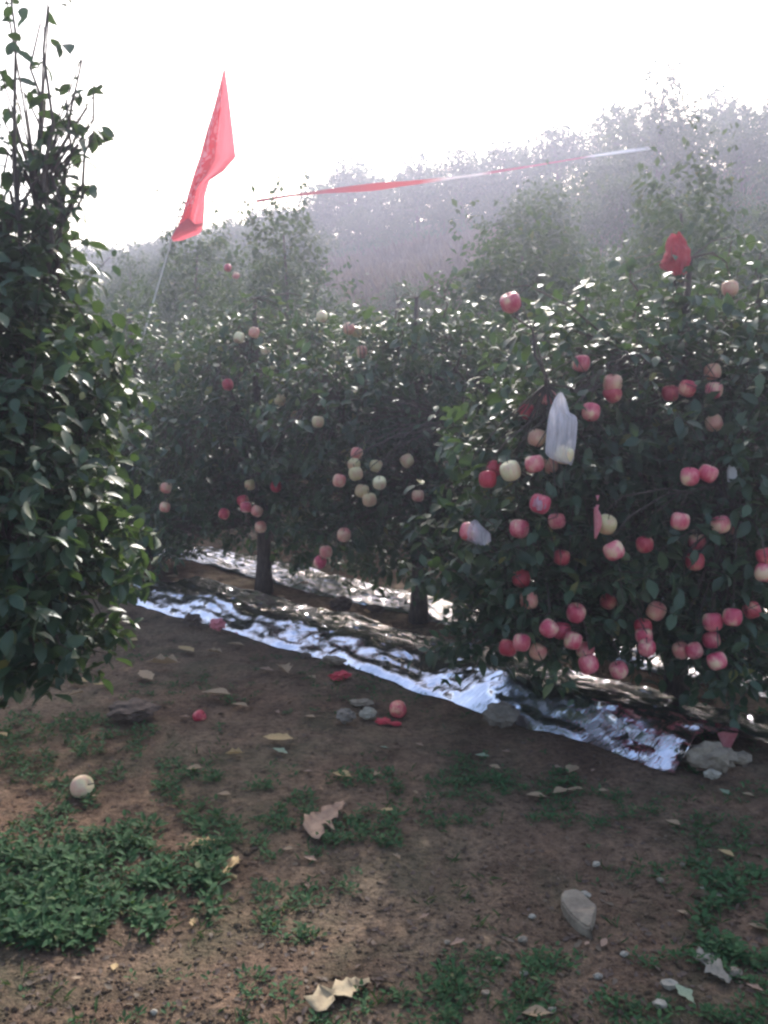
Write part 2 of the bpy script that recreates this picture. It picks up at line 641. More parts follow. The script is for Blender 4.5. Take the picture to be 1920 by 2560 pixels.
LOW_C = [  # its lowest fruit
    (1303, 1446, 3.90, 'red'), (1322, 1502, 3.80, 'peach'), (1440, 1533, 3.55, 'pink'), (1372, 1572, 3.62, 'pink'), (1404, 1577, 3.68, 'pink'),
    (1304, 1607, 3.62, 'pink'), (1270, 1620, 3.68, 'red'), (1345, 1630, 3.60, 'peach'), (1432, 1602, 3.72, 'pink'), (1463, 1626, 3.74, 'pink'),
    (1472, 1661, 3.68, 'pink'), (1547, 1675, 3.74, 'pink'), (1608, 1567, 3.72, 'red'), (1610, 1590, 3.76, 'pink'), (1617, 1620, 3.70, 'pink'),
    (1782, 1555, 3.60, 'pink'), (1831, 1543, 3.62, 'pink'), (1880, 1526, 3.66, 'red'), (1779, 1601, 3.64, 'pink'), (1793, 1653, 3.62, 'pink'),
    (1735, 1627, 3.72, 'pink'), (1703, 1627, 3.78, 'peach'), (1640, 1528, 3.86, 'peach'), (1521, 1504, 3.84, 'red')]
HANG_B = [  # tree with a pale cluster beside a dark trunk
    (885, 1162, 5.15, 'yellow'), (848, 1202, 5.10, 'peach'), (890, 1185, 5.06, 'yellow'), (905, 1228, 5.10, 'yellow'), (924, 1250, 5.06, 'yellow'),
    (892, 1134, 5.22, 'peach'), (940, 1165, 5.20, 'yellow'), (1045, 1240, 5.25, 'peach'), (1018, 1152, 5.25, 'yellow'), (815, 1380, 5.35, 'peach'),
    (800, 1405, 5.4, 'pink'), (860, 1338, 5.3, 'peach'), (795, 1055, 5.3, 'yellow')]
HANG_A = [  # tree further along the row
    (615, 1268, 6.1, 'pink'), (642, 1278, 6.05, 'peach'), (652, 1318, 6.1, 'peach'), (608, 1252, 6.15, 'red'), (560, 1285, 6.15, 'red'),
    (690, 1217, 6.15, 'deep'), (570, 962, 6.3, 'red'), (740, 1040, 6.2, 'yellow'), (415, 1220, 6.35, 'peach'), (412, 1268, 6.35, 'peach'), (625, 1212, 6.2, 'yellow')]
HANG_2 = [  # apples in the taller trees behind
    (805, 792, 6.3, 'cream'), (872, 822, 6.2, 'peach'), (892, 830, 6.25, 'yellow'), (905, 880, 6.1, 'peach'), (597, 845, 6.5, 'cream'),
    (635, 832, 6.5, 'peach'), (665, 873, 6.4, 'cream'), (295, 823, 7.6, 'cream'), (570, 670, 9.6, 'red'), (590, 690, 9.6, 'peach'), (700, 1000, 6.2, 'yellow')]
SPECIAL = {
    'lone': (1277, 757, 3.80, 'pink'),
    'cream': (1276, 1178, 3.70, 'cream'),
    'deep': (1219, 1199, 3.74, 'deep'),
    'bagged': (1411, 1138, 3.58, 'cream'),
    'paper': (1516, 1312, 3.60, 'yellow'),
    'wrapped': (1172, 1330, 3.75, 'pink'),
    'glassy': (1350, 1260, 3.66, 'pink'),
    'pale': (949, 1208, 5.0, 'cream'),
}
for _L in (HANG_C, LOW_C):
    for _i, _a in enumerate(_L):
        _L[_i] = (_a[0], _a[1], _a[2] + rnd.choice((0.0, 0.0, 0.06, 0.12, 0.20)), _a[3])
ALL_HANG = [a for L in (HANG_C, LOW_C, HANG_B, HANG_A, HANG_2) for a in L] + list(SPECIAL.values())
APOS = np.array([at(*a[:3]) for a in ALL_HANG])
CAMP = np.array([0, 0, EYE])


def clear_of_apples(P, rad=0.052, reach=1.0):
    """leaves grow beside the fruit, not through it: mask of leaf bases to keep"""
    keep = np.ones(len(P), bool)
    for a in APOS:
        d = unit(CAMP - a)
        r = P - a
        t = np.clip(r @ d, -0.03, reach)
        q = np.linalg.norm(r - t[:, None] * d, axis=1)
        keep &= ~((q < rad) & (rng.random(len(P)) < rng.choice([0.6, 0.9, 0.97, 0.99])))
    return keep


# ------------------------------------------------------------------ trees
def crown_leaves(lobes, per_twig, size, R, twig_len=(0.14, 0.34), shoots=()):
    """twigs spread through ellipsoid lobes, each carrying leaves; lobes: (cx,cy,cz, rx,ry,rz, n_twigs)"""
    TP, TD, TL = [], [], []
    for cx, cy, cz, rx, ry, rz, n in lobes:
        d = unit(R.normal(size=(n, 3)))
        r = R.random(n) ** 0.42
        p = d * r[:, None]
        wob = 1 + 0.22 * np.sin(d[:, 0] * 5 + cx * 7) * np.cos(d[:, 2] * 6 + cy * 3)
        p *= wob[:, None]
        TP.append(p * np.array([rx, ry, rz]) + np.array([cx, cy, cz]))
        TD.append(unit(d * 0.75 + np.array([0, 0, 0.45]) + R.normal(size=(n, 3)) * 0.45))
        TL.append(R.uniform(*twig_len, n))
    for (x0, y0, z0, x1, y1, z1, n) in shoots:      # long upright shoots
        t = np.linspace(0.0, 1.0, n)
        p = np.array([x0, y0, z0]) + t[:, None] * np.array([x1 - x0, y1 - y0, z1 - z0])
        TP.append(p + R.normal(size=(n, 3)) * 0.012)
        TD.append(unit(R.normal(size=(n, 3)) * np.array([1, 1, 0.3]) + np.array([0, 0, 0.35])))
        TL.append(R.uniform(0.05, 0.15, n))
    n_crown = sum(l[6] for l in lobes)
    TP, TD, TL = np.concatenate(TP), np.concatenate(TD), np.concatenate(TL)
    n = len(TP)
    k = per_twig
    t = (np.arange(k)[None] + R.random((n, k))) / k
    P = TP[:, None] + TD[:, None] * (TL[:, None] * t)[..., None]
    P = P + R.normal(size=P.shape) * 0.010
    side = unit(np.cross(np.repeat(TD[:, None], k, 1), R.normal(size=(n, k, 3))))
    D = unit(TD[:, None] * 0.35 + side * 0.85 + np.array([0, 0, -0.28]) + R.normal(size=P.shape) * 0.18)
    Nn = unit(np.array([0, 0, 1.0]) + R.normal(size=P.shape) * 0.50)
    S = size * R.uniform(0.50, 1.22, (n, k))
    clump = 0.5 + 0.5 * np.sin(TP[:, 0] * 3.1 + 1.3) * np.sin(TP[:, 1] * 2.7 + TP[:, 2] * 2.3)
    T = np.clip(0.20 + 0.35 * clump[:, None] + R.normal(size=(n, k)) * 0.20, 0, 0.95)
    T = np.where(R.random((n, k)) < 0.012, 0.995, T)
    thin = np.ones((n, k), bool)
    thin[n_crown:] = R.random((n - n_crown, k)) < 0.30
    m_ = thin.ravel()
    P, D, Nn, S, T = P.reshape(-1, 3)[m_], D.reshape(-1, 3)[m_], Nn.reshape(-1, 3)[m_], S.ravel()[m_], T.ravel()[m_]
    return dict(P=P.reshape(-1, 3), D=D.reshape(-1, 3), N=Nn.reshape(-1, 3), S=S.ravel(), T=T.ravel(), twigs=(TP, TD, TL))


def limb_path(p0, p1, R, sag=0.08, k=6):
    p0, p1 = np.array(p0, float), np.array(p1, float)
    out = []
    for i in range(k):
        t = i / (k - 1)
        p = p0 + (p1 - p0) * t
        p[2] += sag * math.sin(math.pi * t)
        if 0 < i < k - 1:
            p += R.normal(size=3) * 0.025
        out.append(p)
    return out


# shared meshes for the leaves that can be picked apart
LEAF_BIN = []
for i in range(8):
    tint = (i + 0.5) / 8
    V = LEAF_FINE_V.copy()
    V[:, 2] *= (0.7 + 0.2 * (i % 4))
    V[4, 0] += 0.05 * ((i % 3) - 1)
    LEAF_BIN.append(np_mesh('leaf', V, LEAF_FINE_F, M['leaf'], np.full(len(V), tint), smooth=True))


def pick_visible(L, n, cell=26):
    """indices of the leaves that show largest in the photograph: front leaf of each cell, nearest first"""
    c = L['P'] + L['D'] * L['S'][:, None] * 0.5
    x, y, z = project(c)
    ok = (x > -20) & (x < 1940) & (y > -20) & (y < 2580)
    idx = np.nonzero(ok)[0]
    order = idx[np.argsort(z[idx])]
    seen, out = set(), []
    for i in order:
        key = (int(x[i] // cell), int(y[i] // cell))
        if key in seen:
            continue
        seen.add(key)
        out.append(i)
    out = np.array(out)
    S = unit(np.cross(L['D'][out], L['N'][out]))
    nn = np.cross(S, L['D'][out])
    facing = np.abs((nn * unit(CAMP - L['P'][out])).sum(1)) + 0.25
    area = facing * (L['S'][out] / z[out]) ** 2
    return out[np.argsort(-area)[:n]]


def near_tree(base, trunk_h, r0, lobes, n_twigs_leaf, size, seed, label, shoots=(), n_leaf_parts=300, lean=(0, 0), apples=(), group=None, limbs=9, limb_z=(0.45, 0.85), tmpl='fine', twig_len=(0.14, 0.34)):
    R = np.random.default_rng(seed)
    bx, by = base
    bz = H(bx, by) - 0.02
    b = np.array([bx, by, bz])
    t = empty('apple_tree', b)
    tag(t, label, 'tree', group)
    # trunk
    pts, rad = [], []
    for i in range(9):
        q = i / 8
        pts.append(np.array([lean[0] * q + 0.02 * math.sin(q * 5 + seed), lean[1] * q + 0.02 * math.cos(q * 4 + seed), trunk_h * q]))
        rad.append(r0 * (1.35 if i == 0 else 1.0) * (1 - 0.82 * q) + 0.004)
    mb = MB()
    mb.tube(pts, rad, 9)
    link('trunk', mb.mesh('trunk', M['bark']), t)
    skel = [np.array(p) for p in pts[2:]]
    # limbs out to the lobes
    lob = [l for l in lobes]
    for i in range(limbs):
        l = lob[i % len(lob)]
        q = R.uniform(*limb_z)
        k = min(8, int(q * 8))
        p0 = pts[k]
        d = unit(R.normal(size=3) * np.array([1, 1, 0.45]))
        p1 = np.array(l[:3]) - b + d * np.array(l[3:6]) * 0.72
        if p1[2] < p0[2] - 0.25:
            p1[2] = p0[2] - 0.25 * R.random()
        path = limb_path(p0, p1, R, 0.10)
        mb = MB()
        mb.tube(path, [0.024 * (1 - 0.8 * j / 5) + 0.003 for j in range(6)], 6)
        link('limb', mb.mesh('limb', M['bark']), t)
        skel += path[1:]
        for a, c in zip(path[:-1], path[1:]):
            skel.append((a + c) / 2)
    for sh in shoots:
        p0, p1 = np.array(sh[:3]) - b, np.array(sh[3:6]) - b
        path = limb_path(p0, p1, R, 0.0)
        mb = MB()
        mb.tube(path, [0.009 * (1 - 0.75 * j / 5) + 0.0012 for j in range(6)], 5)
        link('shoot', mb.mesh('shoot', M['bark']), t)
        skel += path[:2]
    n_wood = len(skel) - 2 * len(shoots)
    skel = np.array(skel)
    wood = skel[:n_wood]
    # foliage
    L = crown_leaves(lobes, n_twigs_leaf, size, R, twig_len=twig_len, shoots=shoots)
    keep = clear_of_apples(L['P'] + L['D'] * L['S'][:, None] * 0.5)
    keep &= L['P'][:, 2] > np.array([Hbase(x, y) for x, y in L['P'][:, :2]]) + 0.10
    TP, TD, TL = L['twigs']
    for k_ in ('P', 'D', 'N', 'S', 'T'):
        L[k_] = L[k_][keep]
    # thin twigs, each joined to the nearest wood
    tw = MB()
    for p, d, l in zip(TP - b, TD, TL):
        j = np.argmin(((skel - p) ** 2).sum(1))
        q = skel[j]
        m = (p + q) / 2 + np.array([0, 0, 0.03])
        tw.tube([q, m, p, p + d * l], [0.0045, 0.0035, 0.0028, 0.001], 3, cap=False)
    # bearing twigs down to each apple's stalk
    for a in apples:
        top_ = np.array(a) - b + np.array([0, 0, 0.062])
        d2 = ((wood - (top_ + np.array([0, 0, 0.10]))) ** 2).sum(1)
        j = np.argsort(d2)[R.integers(0, 3)]
        q = wood[j]
        if np.sqrt(d2[j]) > 0.9:
            continue
        m = q * 0.45 + top_ * 0.55 + np.array([0, 0, 0.07])
        m2 = q * 0.12 + top_ * 0.88 + np.array([0, 0, 0.05])
        tw.tube([q, m, m2, top_], [0.0055, 0.004, 0.003, 0.0022], 5)
    o = link('twigs', tw.mesh('twigs', M['bark']), t)
    o['kind'] = 'stuff'
    # leaves: the ones that show largest are parts, the rest one mass
    pick = pick_visible(L, n_leaf_parts) if n_leaf_parts else np.array([], int)
    D, S = unit(L['D']), None
    S = unit(np.cross(D, L['N']))
    Nn = np.cross(S, D)
    for i in pick:
        me = LEAF_BIN[min(7, int(L['T'][i] * 8))]
        o = bpy.data.objects.new('leaf', me)
        col.objects.link(o)
        o.parent = t
        m4 = Matrix((( *(S[i] * L['S'][i]), 0), (*(D[i] * L['S'][i]), 0), (*(Nn[i] * L['S'][i]), 0), (0, 0, 0, 1))).transposed()
        m4.translation = Vector(L['P'][i] - b)
        o.matrix_basis = m4
    rest = np.ones(len(L['P']), bool)
    rest[pick] = False
    tm = (LEAF_FINE_V, LEAF_FINE_F) if tmpl == 'fine' else (LEAF_MID_V, LEAF_MID_F)
    V, F = leaves_geo(L['P'][rest] - b, L['D'][rest], L['N'][rest], L['S'][rest], tm)
    o = link('foliage', np_mesh('foliage', V, F, M['leaf'], np.repeat(L['T'][rest], len(tm[0])), smooth=True), t)
    o['kind'] = 'stuff'
    return t


def lobe(px, py, depth, rx, ry, rz, n):
    p = at(px, py, depth)
    return (p.x, p.y, p.z, rx, ry, rz, n)


def shoot(px0, py0, px1, py1, depth, n, lean=0.0):
    p, q = at(px0, py0, depth), at(px1, py1, depth + lean)
    return (p.x, p.y, p.z, q.x, q.y, q.z, n)


def apos(L):
    return [at(*a[:3]) for a in L]


ROWG = 'apple trees along the foil strips'
# the dense tree beside the path, its long shoots against the sky
near_tree((-1.72, 3.55), 2.4, 0.055,
          [lobe(-20, 800, 3.2, 0.26, 0.4, 0.34, 150), lobe(40, 1000, 3.15, 0.30, 0.45, 0.30, 190), lobe(40, 1230, 3.05, 0.32, 0.5, 0.36, 230),
           lobe(40, 1450, 2.95, 0.33, 0.5, 0.28, 200), lobe(-180, 1100, 3.4, 0.5, 0.6, 0.62, 280), lobe(60, 690, 3.3, 0.12, 0.2, 0.10, 30),
           lobe(150, 1180, 3.5, 0.18, 0.3, 0.26, 70), lobe(60, 1610, 2.9, 0.17, 0.25, 0.14, 45), lobe(170, 1400, 3.5, 0.14, 0.3, 0.14, 40)],
          11, 0.070, 21, 'dense dark apple tree beside the bare path, long leafy shoots against the sky',
          shoots=[shoot(60, 700, 20, -60, 3.1, 9), shoot(110, 720, 120, 10, 3.15, 8), shoot(150, 720, 165, 250, 3.2, 8), shoot(90, 640, 205, 150, 3.25, 7),
                  shoot(20, 700, -40, 60, 3.2, 9), shoot(110, 640, 60, 230, 3.3, 8), shoot(60, 640, 190, 330, 3.3, 7), shoot(100, 600, 100, 60, 3.35, 7),
                  shoot(130, 700, 140, 420, 3.25, 7), shoot(30, 640, 20, 380, 3.25, 7), shoot(120, 640, 235, 200, 3.3, 7), shoot(130, 660, 235, 330, 3.3, 6), shoot(120, 680, 215, 470, 3.3, 6), shoot(0, 640, 70, 400, 3.2, 7)],
          n_leaf_parts=300, limbs=10, twig_len=(0.09, 0.22), group=ROWG)
# the laden tree
near_tree((1.47, 4.38), 2.2, 0.050,
          [lobe(1640, 1060, 4.35, 0.75, 0.60, 0.42, 330), lobe(1400, 1180, 4.25, 0.50, 0.50, 0.40, 240), lobe(1700, 1330, 4.30, 0.70, 0.60, 0.42, 340),
           lobe(1380, 1400, 4.25, 0.50, 0.50, 0.32, 250), lobe(1860, 1180, 4.3, 0.45, 0.55, 0.55, 240), lobe(1330, 1540, 4.05, 0.28, 0.30, 0.16, 90),
           lobe(1230, 1560, 4.1, 0.16, 0.22, 0.10, 40), lobe(1800, 1560, 4.15, 0.36, 0.40, 0.26, 130), lobe(1560, 1520, 4.35, 0.40, 0.40, 0.20, 110),
           lobe(1560, 900, 4.45, 0.55, 0.50, 0.24, 90), lobe(1850, 1700, 3.95, 0.15, 0.2, 0.12, 30), lobe(1440, 1540, 4.9, 0.45, 0.3, 0.18, 70), lobe(1800, 1580, 5.0, 0.4, 0.3, 0.2, 60), lobe(1800, 860, 4.5, 0.40, 0.45, 0.26, 70)],
          10, 0.077, 33, 'apple tree heavy with pink apples, a red bag on its leader',
          shoots=[shoot(1690, 950, 1695, 640, 4.38, 6), shoot(1480, 950, 1440, 700, 4.5, 6), shoot(1600, 900, 1580, 640, 4.6, 6), shoot(1800, 900, 1830, 600, 4.6, 7),
                  shoot(1880, 900, 1900, 640, 4.6, 6), shoot(1365, 960, 1288, 738, 3.82, 2)],
          n_leaf_parts=300, apples=apos(HANG_C) + apos(LOW_C) + [at(*SPECIAL[k][:3]) for k in ('lone', 'cream', 'deep', 'paper', 'wrapped', 'glassy')],
          limbs=14, limb_z=(0.25, 0.62), group=ROWG)
# the tree with the bare dark trunk and pale apples
near_tree((0.22, 5.95), 2.2, 0.055,
          [lobe(1000, 1000, 5.95, 0.80, 0.6, 0.45, 300), lobe(880, 1120, 5.85, 0.55, 0.6, 0.40, 230), lobe(1130, 1180, 5.8, 0.50, 0.55, 0.40, 220),
           lobe(1010, 1270, 5.85, 0.55, 0.5, 0.22, 160), lobe(1080, 900, 6.0, 0.6, 0.5, 0.28, 140), lobe(1130, 1340, 5.7, 0.3, 0.3, 0.12, 50), lobe(860, 1330, 6.1, 0.38, 0.35, 0.16, 80), lobe(960, 1390, 6.5, 0.45, 0.3, 0.12, 70), lobe(1150, 1400, 5.9, 0.30, 0.3, 0.14, 60)],
          9, 0.078, 45, 'apple tree with a bare dark trunk and a cluster of pale yellow apples',
          shoots=[shoot(1000, 900, 985, 720, 6.0, 8), shoot(1100, 880, 1130, 700, 6.0, 8)],
          n_leaf_parts=220, apples=apos(HANG_B) + [at(*SPECIAL['pale'][:3])], limbs=10, limb_z=(0.35, 0.85), tmpl='mid', group=ROWG)
near_tree((-0.96, 6.85), 2.3, 0.058,
          [lobe(650, 1000, 6.85, 0.85, 0.7, 0.5, 300), lobe(560, 1130, 6.7, 0.6, 0.6, 0.40, 220), lobe(740, 1150, 6.7, 0.5, 0.6, 0.38, 200),
           lobe(600, 1260, 6.75, 0.6, 0.5, 0.2, 150), lobe(680, 880, 7.0, 0.7, 0.6, 0.3, 150), lobe(480, 1310, 6.9, 0.40, 0.4, 0.18, 80), lobe(760, 1370, 7.2, 0.40, 0.3, 0.12, 60)],
          9, 0.080, 57, 'apple tree with a pair of pink and yellow apples beside its trunk',
          shoots=[shoot(620, 900, 600, 760, 6.9, 8)],
          n_leaf_parts=150, apples=apos(HANG_A) + apos(HANG_2[:7]), limbs=9, limb_z=(0.35, 0.85), tmpl='mid', group=ROWG)
x, y = row(-1.95, 0.05)
near_tree((x, y), 2.3, 0.058,
          [lobe(370, 990, 8.2, 1.1, 0.8, 0.62, 420), lobe(330, 1170, 8.0, 0.85, 0.7, 0.50, 330), lobe(420, 1150, 7.8, 0.6, 0.6, 0.40, 180), lobe(330, 1300, 8.0, 0.8, 0.6, 0.26, 200), lobe(360, 1390, 7.6, 0.5, 0.4, 0.14, 80)],
          9, 0.083, 69, 'shaded apple tree behind the far end of the front foil sheet', n_leaf_parts=60, limbs=8, tmpl='mid', group=ROWG)
x, y = row(-3.9, 0.0)
near_tree((x, y), 2.3, 0.058,
          [lobe(130, 1010, 9.6, 1.1, 0.9, 0.6, 260), lobe(120, 1190, 9.5, 0.9, 0.8, 0.5, 240)],
          8, 0.09, 70, 'apple tree showing through the shoots of the dense tree beside the path', n_leaf_parts=0, limbs=7, tmpl='mid', group=ROWG)


# trees up the slope: a few kinds, copied tree by tree
def tree_kind(seed, h, spread, n_tw, per, size, tall=False):
    R = np.random.default_rng(seed)
    mb = MB()
    pts = [(0.03 * math.sin(i + seed), 0.03 * math.cos(i * 1.3 + seed), h * 0.9 * i / 7) for i in range(8)]
    mb.tube(pts, [0.065 * (1 - 0.8 * i / 7) for i in range(8)], 7)
    trunk = mb.mesh('trunk', M['bark'])
    mb = MB()
    lobes = []
    nl = 7
    for i in range(nl):
        ang = 2 * math.pi * (i + R.random() * 0.6) / nl
        zz = h * (0.22 + 0.55 * R.random())
        rr = spread * (0.55 if zz < h * 0.6 else 0.32)
        c = (math.cos(ang) * rr, math.sin(ang) * rr, zz)
        lobes.append((*c, spread * 0.52, spread * 0.52, h * 0.16, n_tw // (nl + 2)))
        k = min(6, max(1, int(zz / h * 6)))
        mb.tube(limb_path(pts[k], c, R, 0.08), [0.026 * (1 - 0.8 * j / 5) for j in range(6)], 5)
    lobes.append((0, 0, h * 0.55, spread * 0.7, spread * 0.7, h * 0.30, n_tw // (nl + 2)))
    lobes.append((0, 0, h * 0.85, spread * 0.35, spread * 0.35, h * 0.15, n_tw // (nl + 2)))
    limb = mb.mesh('limbs', M['bark'])
    sh = []
    for i in range(9 if tall else 5):
        ang, rr = R.random() * 6.28, spread * R.uniform(0.05, 0.5)
        x, y = math.cos(ang) * rr, math.sin(ang) * rr
        sh.append((x, y, h * 0.8, x * 1.25, y * 1.25, h * R.uniform(1.0, 1.22 if tall else 1.06), 8))
    L = crown_leaves(lobes, per, size, R, twig_len=(0.16, 0.38), shoots=sh)
    V, F = leaves_geo(L['P'], L['D'], L['N'], L['S'], (LEAF_LOW_V, LEAF_LOW_F))
    crown = np_mesh('crown', V, F, M['hill_leaf'], np.repeat(L['T'], 4))
    return trunk, limb, crown


KINDS_NEAR = [tree_kind(100 + i, 2.6 + 0.25 * i, 1.2, 950, 8, 0.095, tall=True) for i in range(4)]
KINDS_FAR = [tree_kind(200 + i, 2.0 + 0.16 * i, 1.5, 620, 8, 0.12) for i in range(5)]
ORD = ['', 'first', 'second', 'third', 'fourth', 'fifth', 'sixth', 'seventh', 'eighth', 'ninth']


def hill_tree(x, y, kind, rz, sc, label, group, cat='tree'):
    t = empty('apple_tree', (x, y, H(x, y) - 0.03))
    t.rotation_euler = (0, 0, rz)
    t.scale = (sc, sc, sc)
    tag(t, label, cat, group)
    for nm, me in zip(('trunk', 'limbs', 'crown'), kind):
        o = link(nm, me, t)
        if nm == 'crown':
            o['kind'] = 'stuff'
    return t


def in_view(x, y, margin=1.6):
    return y > 3 and abs(x) < 0.433 * y + margin


for k in range(1, 9):
    s = 3.1 * k
    a = -70.0
    step = 1.95 if k < 4 else 2.05
    while a < 16:
        jx, jy = rnd.uniform(-0.3, 0.3), rnd.uniform(-0.25, 0.25)
        x, y = row(a + jx, s + jy)
        a += step
        if not in_view(x, y) or (k == 1 and math.hypot(x + 1.25, y - 11.5) < 1.1):
            continue
        px = 960 + FPX * x / y
        if k in (4, 5) and 760 < px < 1290:     # the dry grass bank is open here
            continue
        if k == 1:
            kd = KINDS_NEAR[rnd.randrange(4)]
            sc = rnd.uniform(0.88, 1.02) if px < 860 else rnd.uniform(0.62, 0.70) if px < 1270 else rnd.uniform(0.82, 0.92)
            lab = 'tall apple tree in the row just above the foil, thin shoots over its crown' if px < 860 else 'apple tree in the row just above the foil, behind the laden tree'
        elif k == 2:
            kd = KINDS_NEAR[rnd.randrange(4)]
            sc = rnd.uniform(0.80, 0.92) if px < 860 else rnd.uniform(0.82, 0.95)
            lab = 'leafy apple tree in the second row up the slope'
            if 850 < px < 1290:
                sc = 0.5
        else:
            kd = KINDS_FAR[rnd.randrange(5)]
            sc = rnd.uniform(0.72, 0.98)
            if k == 3 and 760 < px < 1290:
                sc = 0.40
            elif k == 6 and 760 < px < 1290:
                sc = rnd.uniform(0.55, 0.7)
            elif px > 1290 and k < 7:
                sc *= 0.8
            if k >= 7:
                sc *= 1.5 if 800 < px < 1330 else 1.2
            lab = 'hazy apple tree in the %s row up the slope' % ORD[k] if k < 7 else 'hazy apple tree on the skyline crest of the hill'
        hill_tree(x, y, kd, rnd.uniform(0, 6.28), sc, lab, 'apple trees in rows up the slope' if k < 7 else 'trees along the crest')
hill_tree(-1.25, 11.5, KINDS_NEAR[3], 2.0, 1.0, 'tallest apple tree above the foil row, its thin shoots reaching the banner ribbon', 'apple trees in rows up the slope')
p = at(1650, 330, 24.0)
hill_tree(p.x, p.y, KINDS_NEAR[3], 1.0, 1.2, 'tall pale tree standing clear above the skyline where the banner ends', 'tall skyline tree')


# ------------------------------------------------------------------ reflective film
def film(a0, a1, s0, s1, seed, label, lip=0.085, step=0.036, end_in=0.0):
    na, ns = int((a1 - a0) / step), max(8, int((s1 - s0) / (step * 0.45)))
    J = np.random.default_rng(seed)
    V = np.zeros(((na + 1) * (ns + 1), 3))
    k = 0
    for i in range(na + 1):
        a = a0 + (a1 - a0) * i / na
        e0 = s0 + 0.05 * mnoise.noise((a * 1.3, seed, 0.0)) + 0.02 * mnoise.noise((a * 5, seed, 3.0))
        e1 = s1 + 0.06 * mnoise.noise((a * 1.1, seed, 7.0))
        for j in range(ns + 1):
            w = j / ns
            s = e0 + (e1 - e0) * w
            aa = a + (0.10 * mnoise.noise((s * 3, seed, 1.0)) if i in (0, na) else 0)
            if end_in and i > na * 0.9:
                aa += end_in * (w - 0.2) * (i - na * 0.9) / (na * 0.1)
            x, y = row(aa, s)
            # creases pulled along and across the sheet
            dw = w * (e1 - e0)
            c1 = 1 - abs(mnoise.noise((a * 0.8 + s * 0.7, s * 7.0, seed * 1.0))) * 2
            c2 = 1 - abs(mnoise.noise((a * 2.0 - s * 2.6, s * 4.0 + a * 1.1, seed + 4.0))) * 2
            c3 = mnoise.noise((a * 7, s * 20, seed + 8.0))
            z = 0.012 * max(0, c1) ** 3 + 0.010 * max(0, c2) ** 4 + 0.0015 * c3 + 0.006 * mnoise.noise((a * 1.3, s * 2.4, seed + 2.0))
            # the outer band falls to the soil in long tight pleats, which run on more faintly over the sheet
            band = 1 - sstep(0.18, 0.38, dw)
            warp = dw + 0.030 * mnoise.noise((a * 0.9, dw * 3, seed + 31.0)) + 0.05 * a * 0.35
            p1 = mnoise.noise((a * 0.9 + dw * 2.0, warp * 30.0, seed + 17.0))
            p2 = 1 - abs(mnoise.noise((a * 1.7 - dw * 3.0, warp * 19.0, seed + 21.0))) * 2
            p3 = 1 - abs(mnoise.noise((a * 1.3 + dw * 6.0, warp * 6.0, seed + 27.0))) * 2
            amp = 0.30 + 1.3 * abs(mnoise.noise((a * 1.15, dw * 2.3, seed + 41.0)))
            p1, p2 = p1 * amp, p2 * min(1.0, 0.4 + amp * 0.6)
            pull = 0.75 + 0.7 * abs(mnoise.noise((a * 1.25, seed, 11.0)))
            z += lip * (1 + 0.8 * sstep(2.3, 3.1, a) * (seed == 3)) * pull * sstep(0.0, 0.22 - 0.06 * sstep(2.3, 3.1, a), dw) * (1 - 0.75 * sstep(0.26, 0.50, dw))
            z += band * (0.013 * p1 + 0.014 * max(0, p2) ** 2 + 0.012 * max(0, p3) ** 3) * pull
            z += (1 - band) * (0.0085 * p1 + 0.009 * max(0, p2) ** 2 + 0.008 * max(0, p3) ** 3)
            edge = min(1.0, dw / 0.03)
            jx, jy, jz = J.normal(size=3)
            inner = 1.0 if 0 < j < ns and 0 < i < na else 0.0
            x += inner * (0.010 * jx * U[0] + 0.004 * jy * N[0])
            y += inner * (0.010 * jx * U[1] + 0.004 * jy * N[1])
            z += inner * 0.0016 * jz
            V[k] = (x, y, H(x, y) + 0.012 * edge + max(z, 0.0) * (0.25 + 0.75 * edge) + 0.006)
            k += 1
    ii, jj = np.meshgrid(np.arange(na), np.arange(ns))
    b = (ii * (ns + 1) + jj).ravel()
    flip = J.random(len(b)) < 0.5
    b0, b1, b2, b3 = b, b + ns + 1, b + ns + 2, b + 1
    F = np.concatenate([np.where(flip[:, None], np.stack([b0, b1, b2], 1), np.stack([b0, b1, b3], 1)),
                        np.where(flip[:, None], np.stack([b0, b2, b3], 1), np.stack([b1, b2, b3], 1))])
    o = link('foil_sheet', np_mesh('foil_sheet', V, F, M['foil'], smooth=False))
    return tag(o, label, 'foil sheet')


film(-0.68, 4.02, -0.90, -0.13, 3, 'crinkled silver foil sheet along the path, weighed down with stones and clods', end_in=0.28)
film(-2.8, 5.2, 0.28, 0.78, 14, 'narrow silver foil sheet on the soil behind the tree trunks', lip=0.03)
film(1.2, 7.0, 1.30, 2.0, 25, 'silver foil sheet at the foot of the taller tree row', lip=0.03, step=0.06)


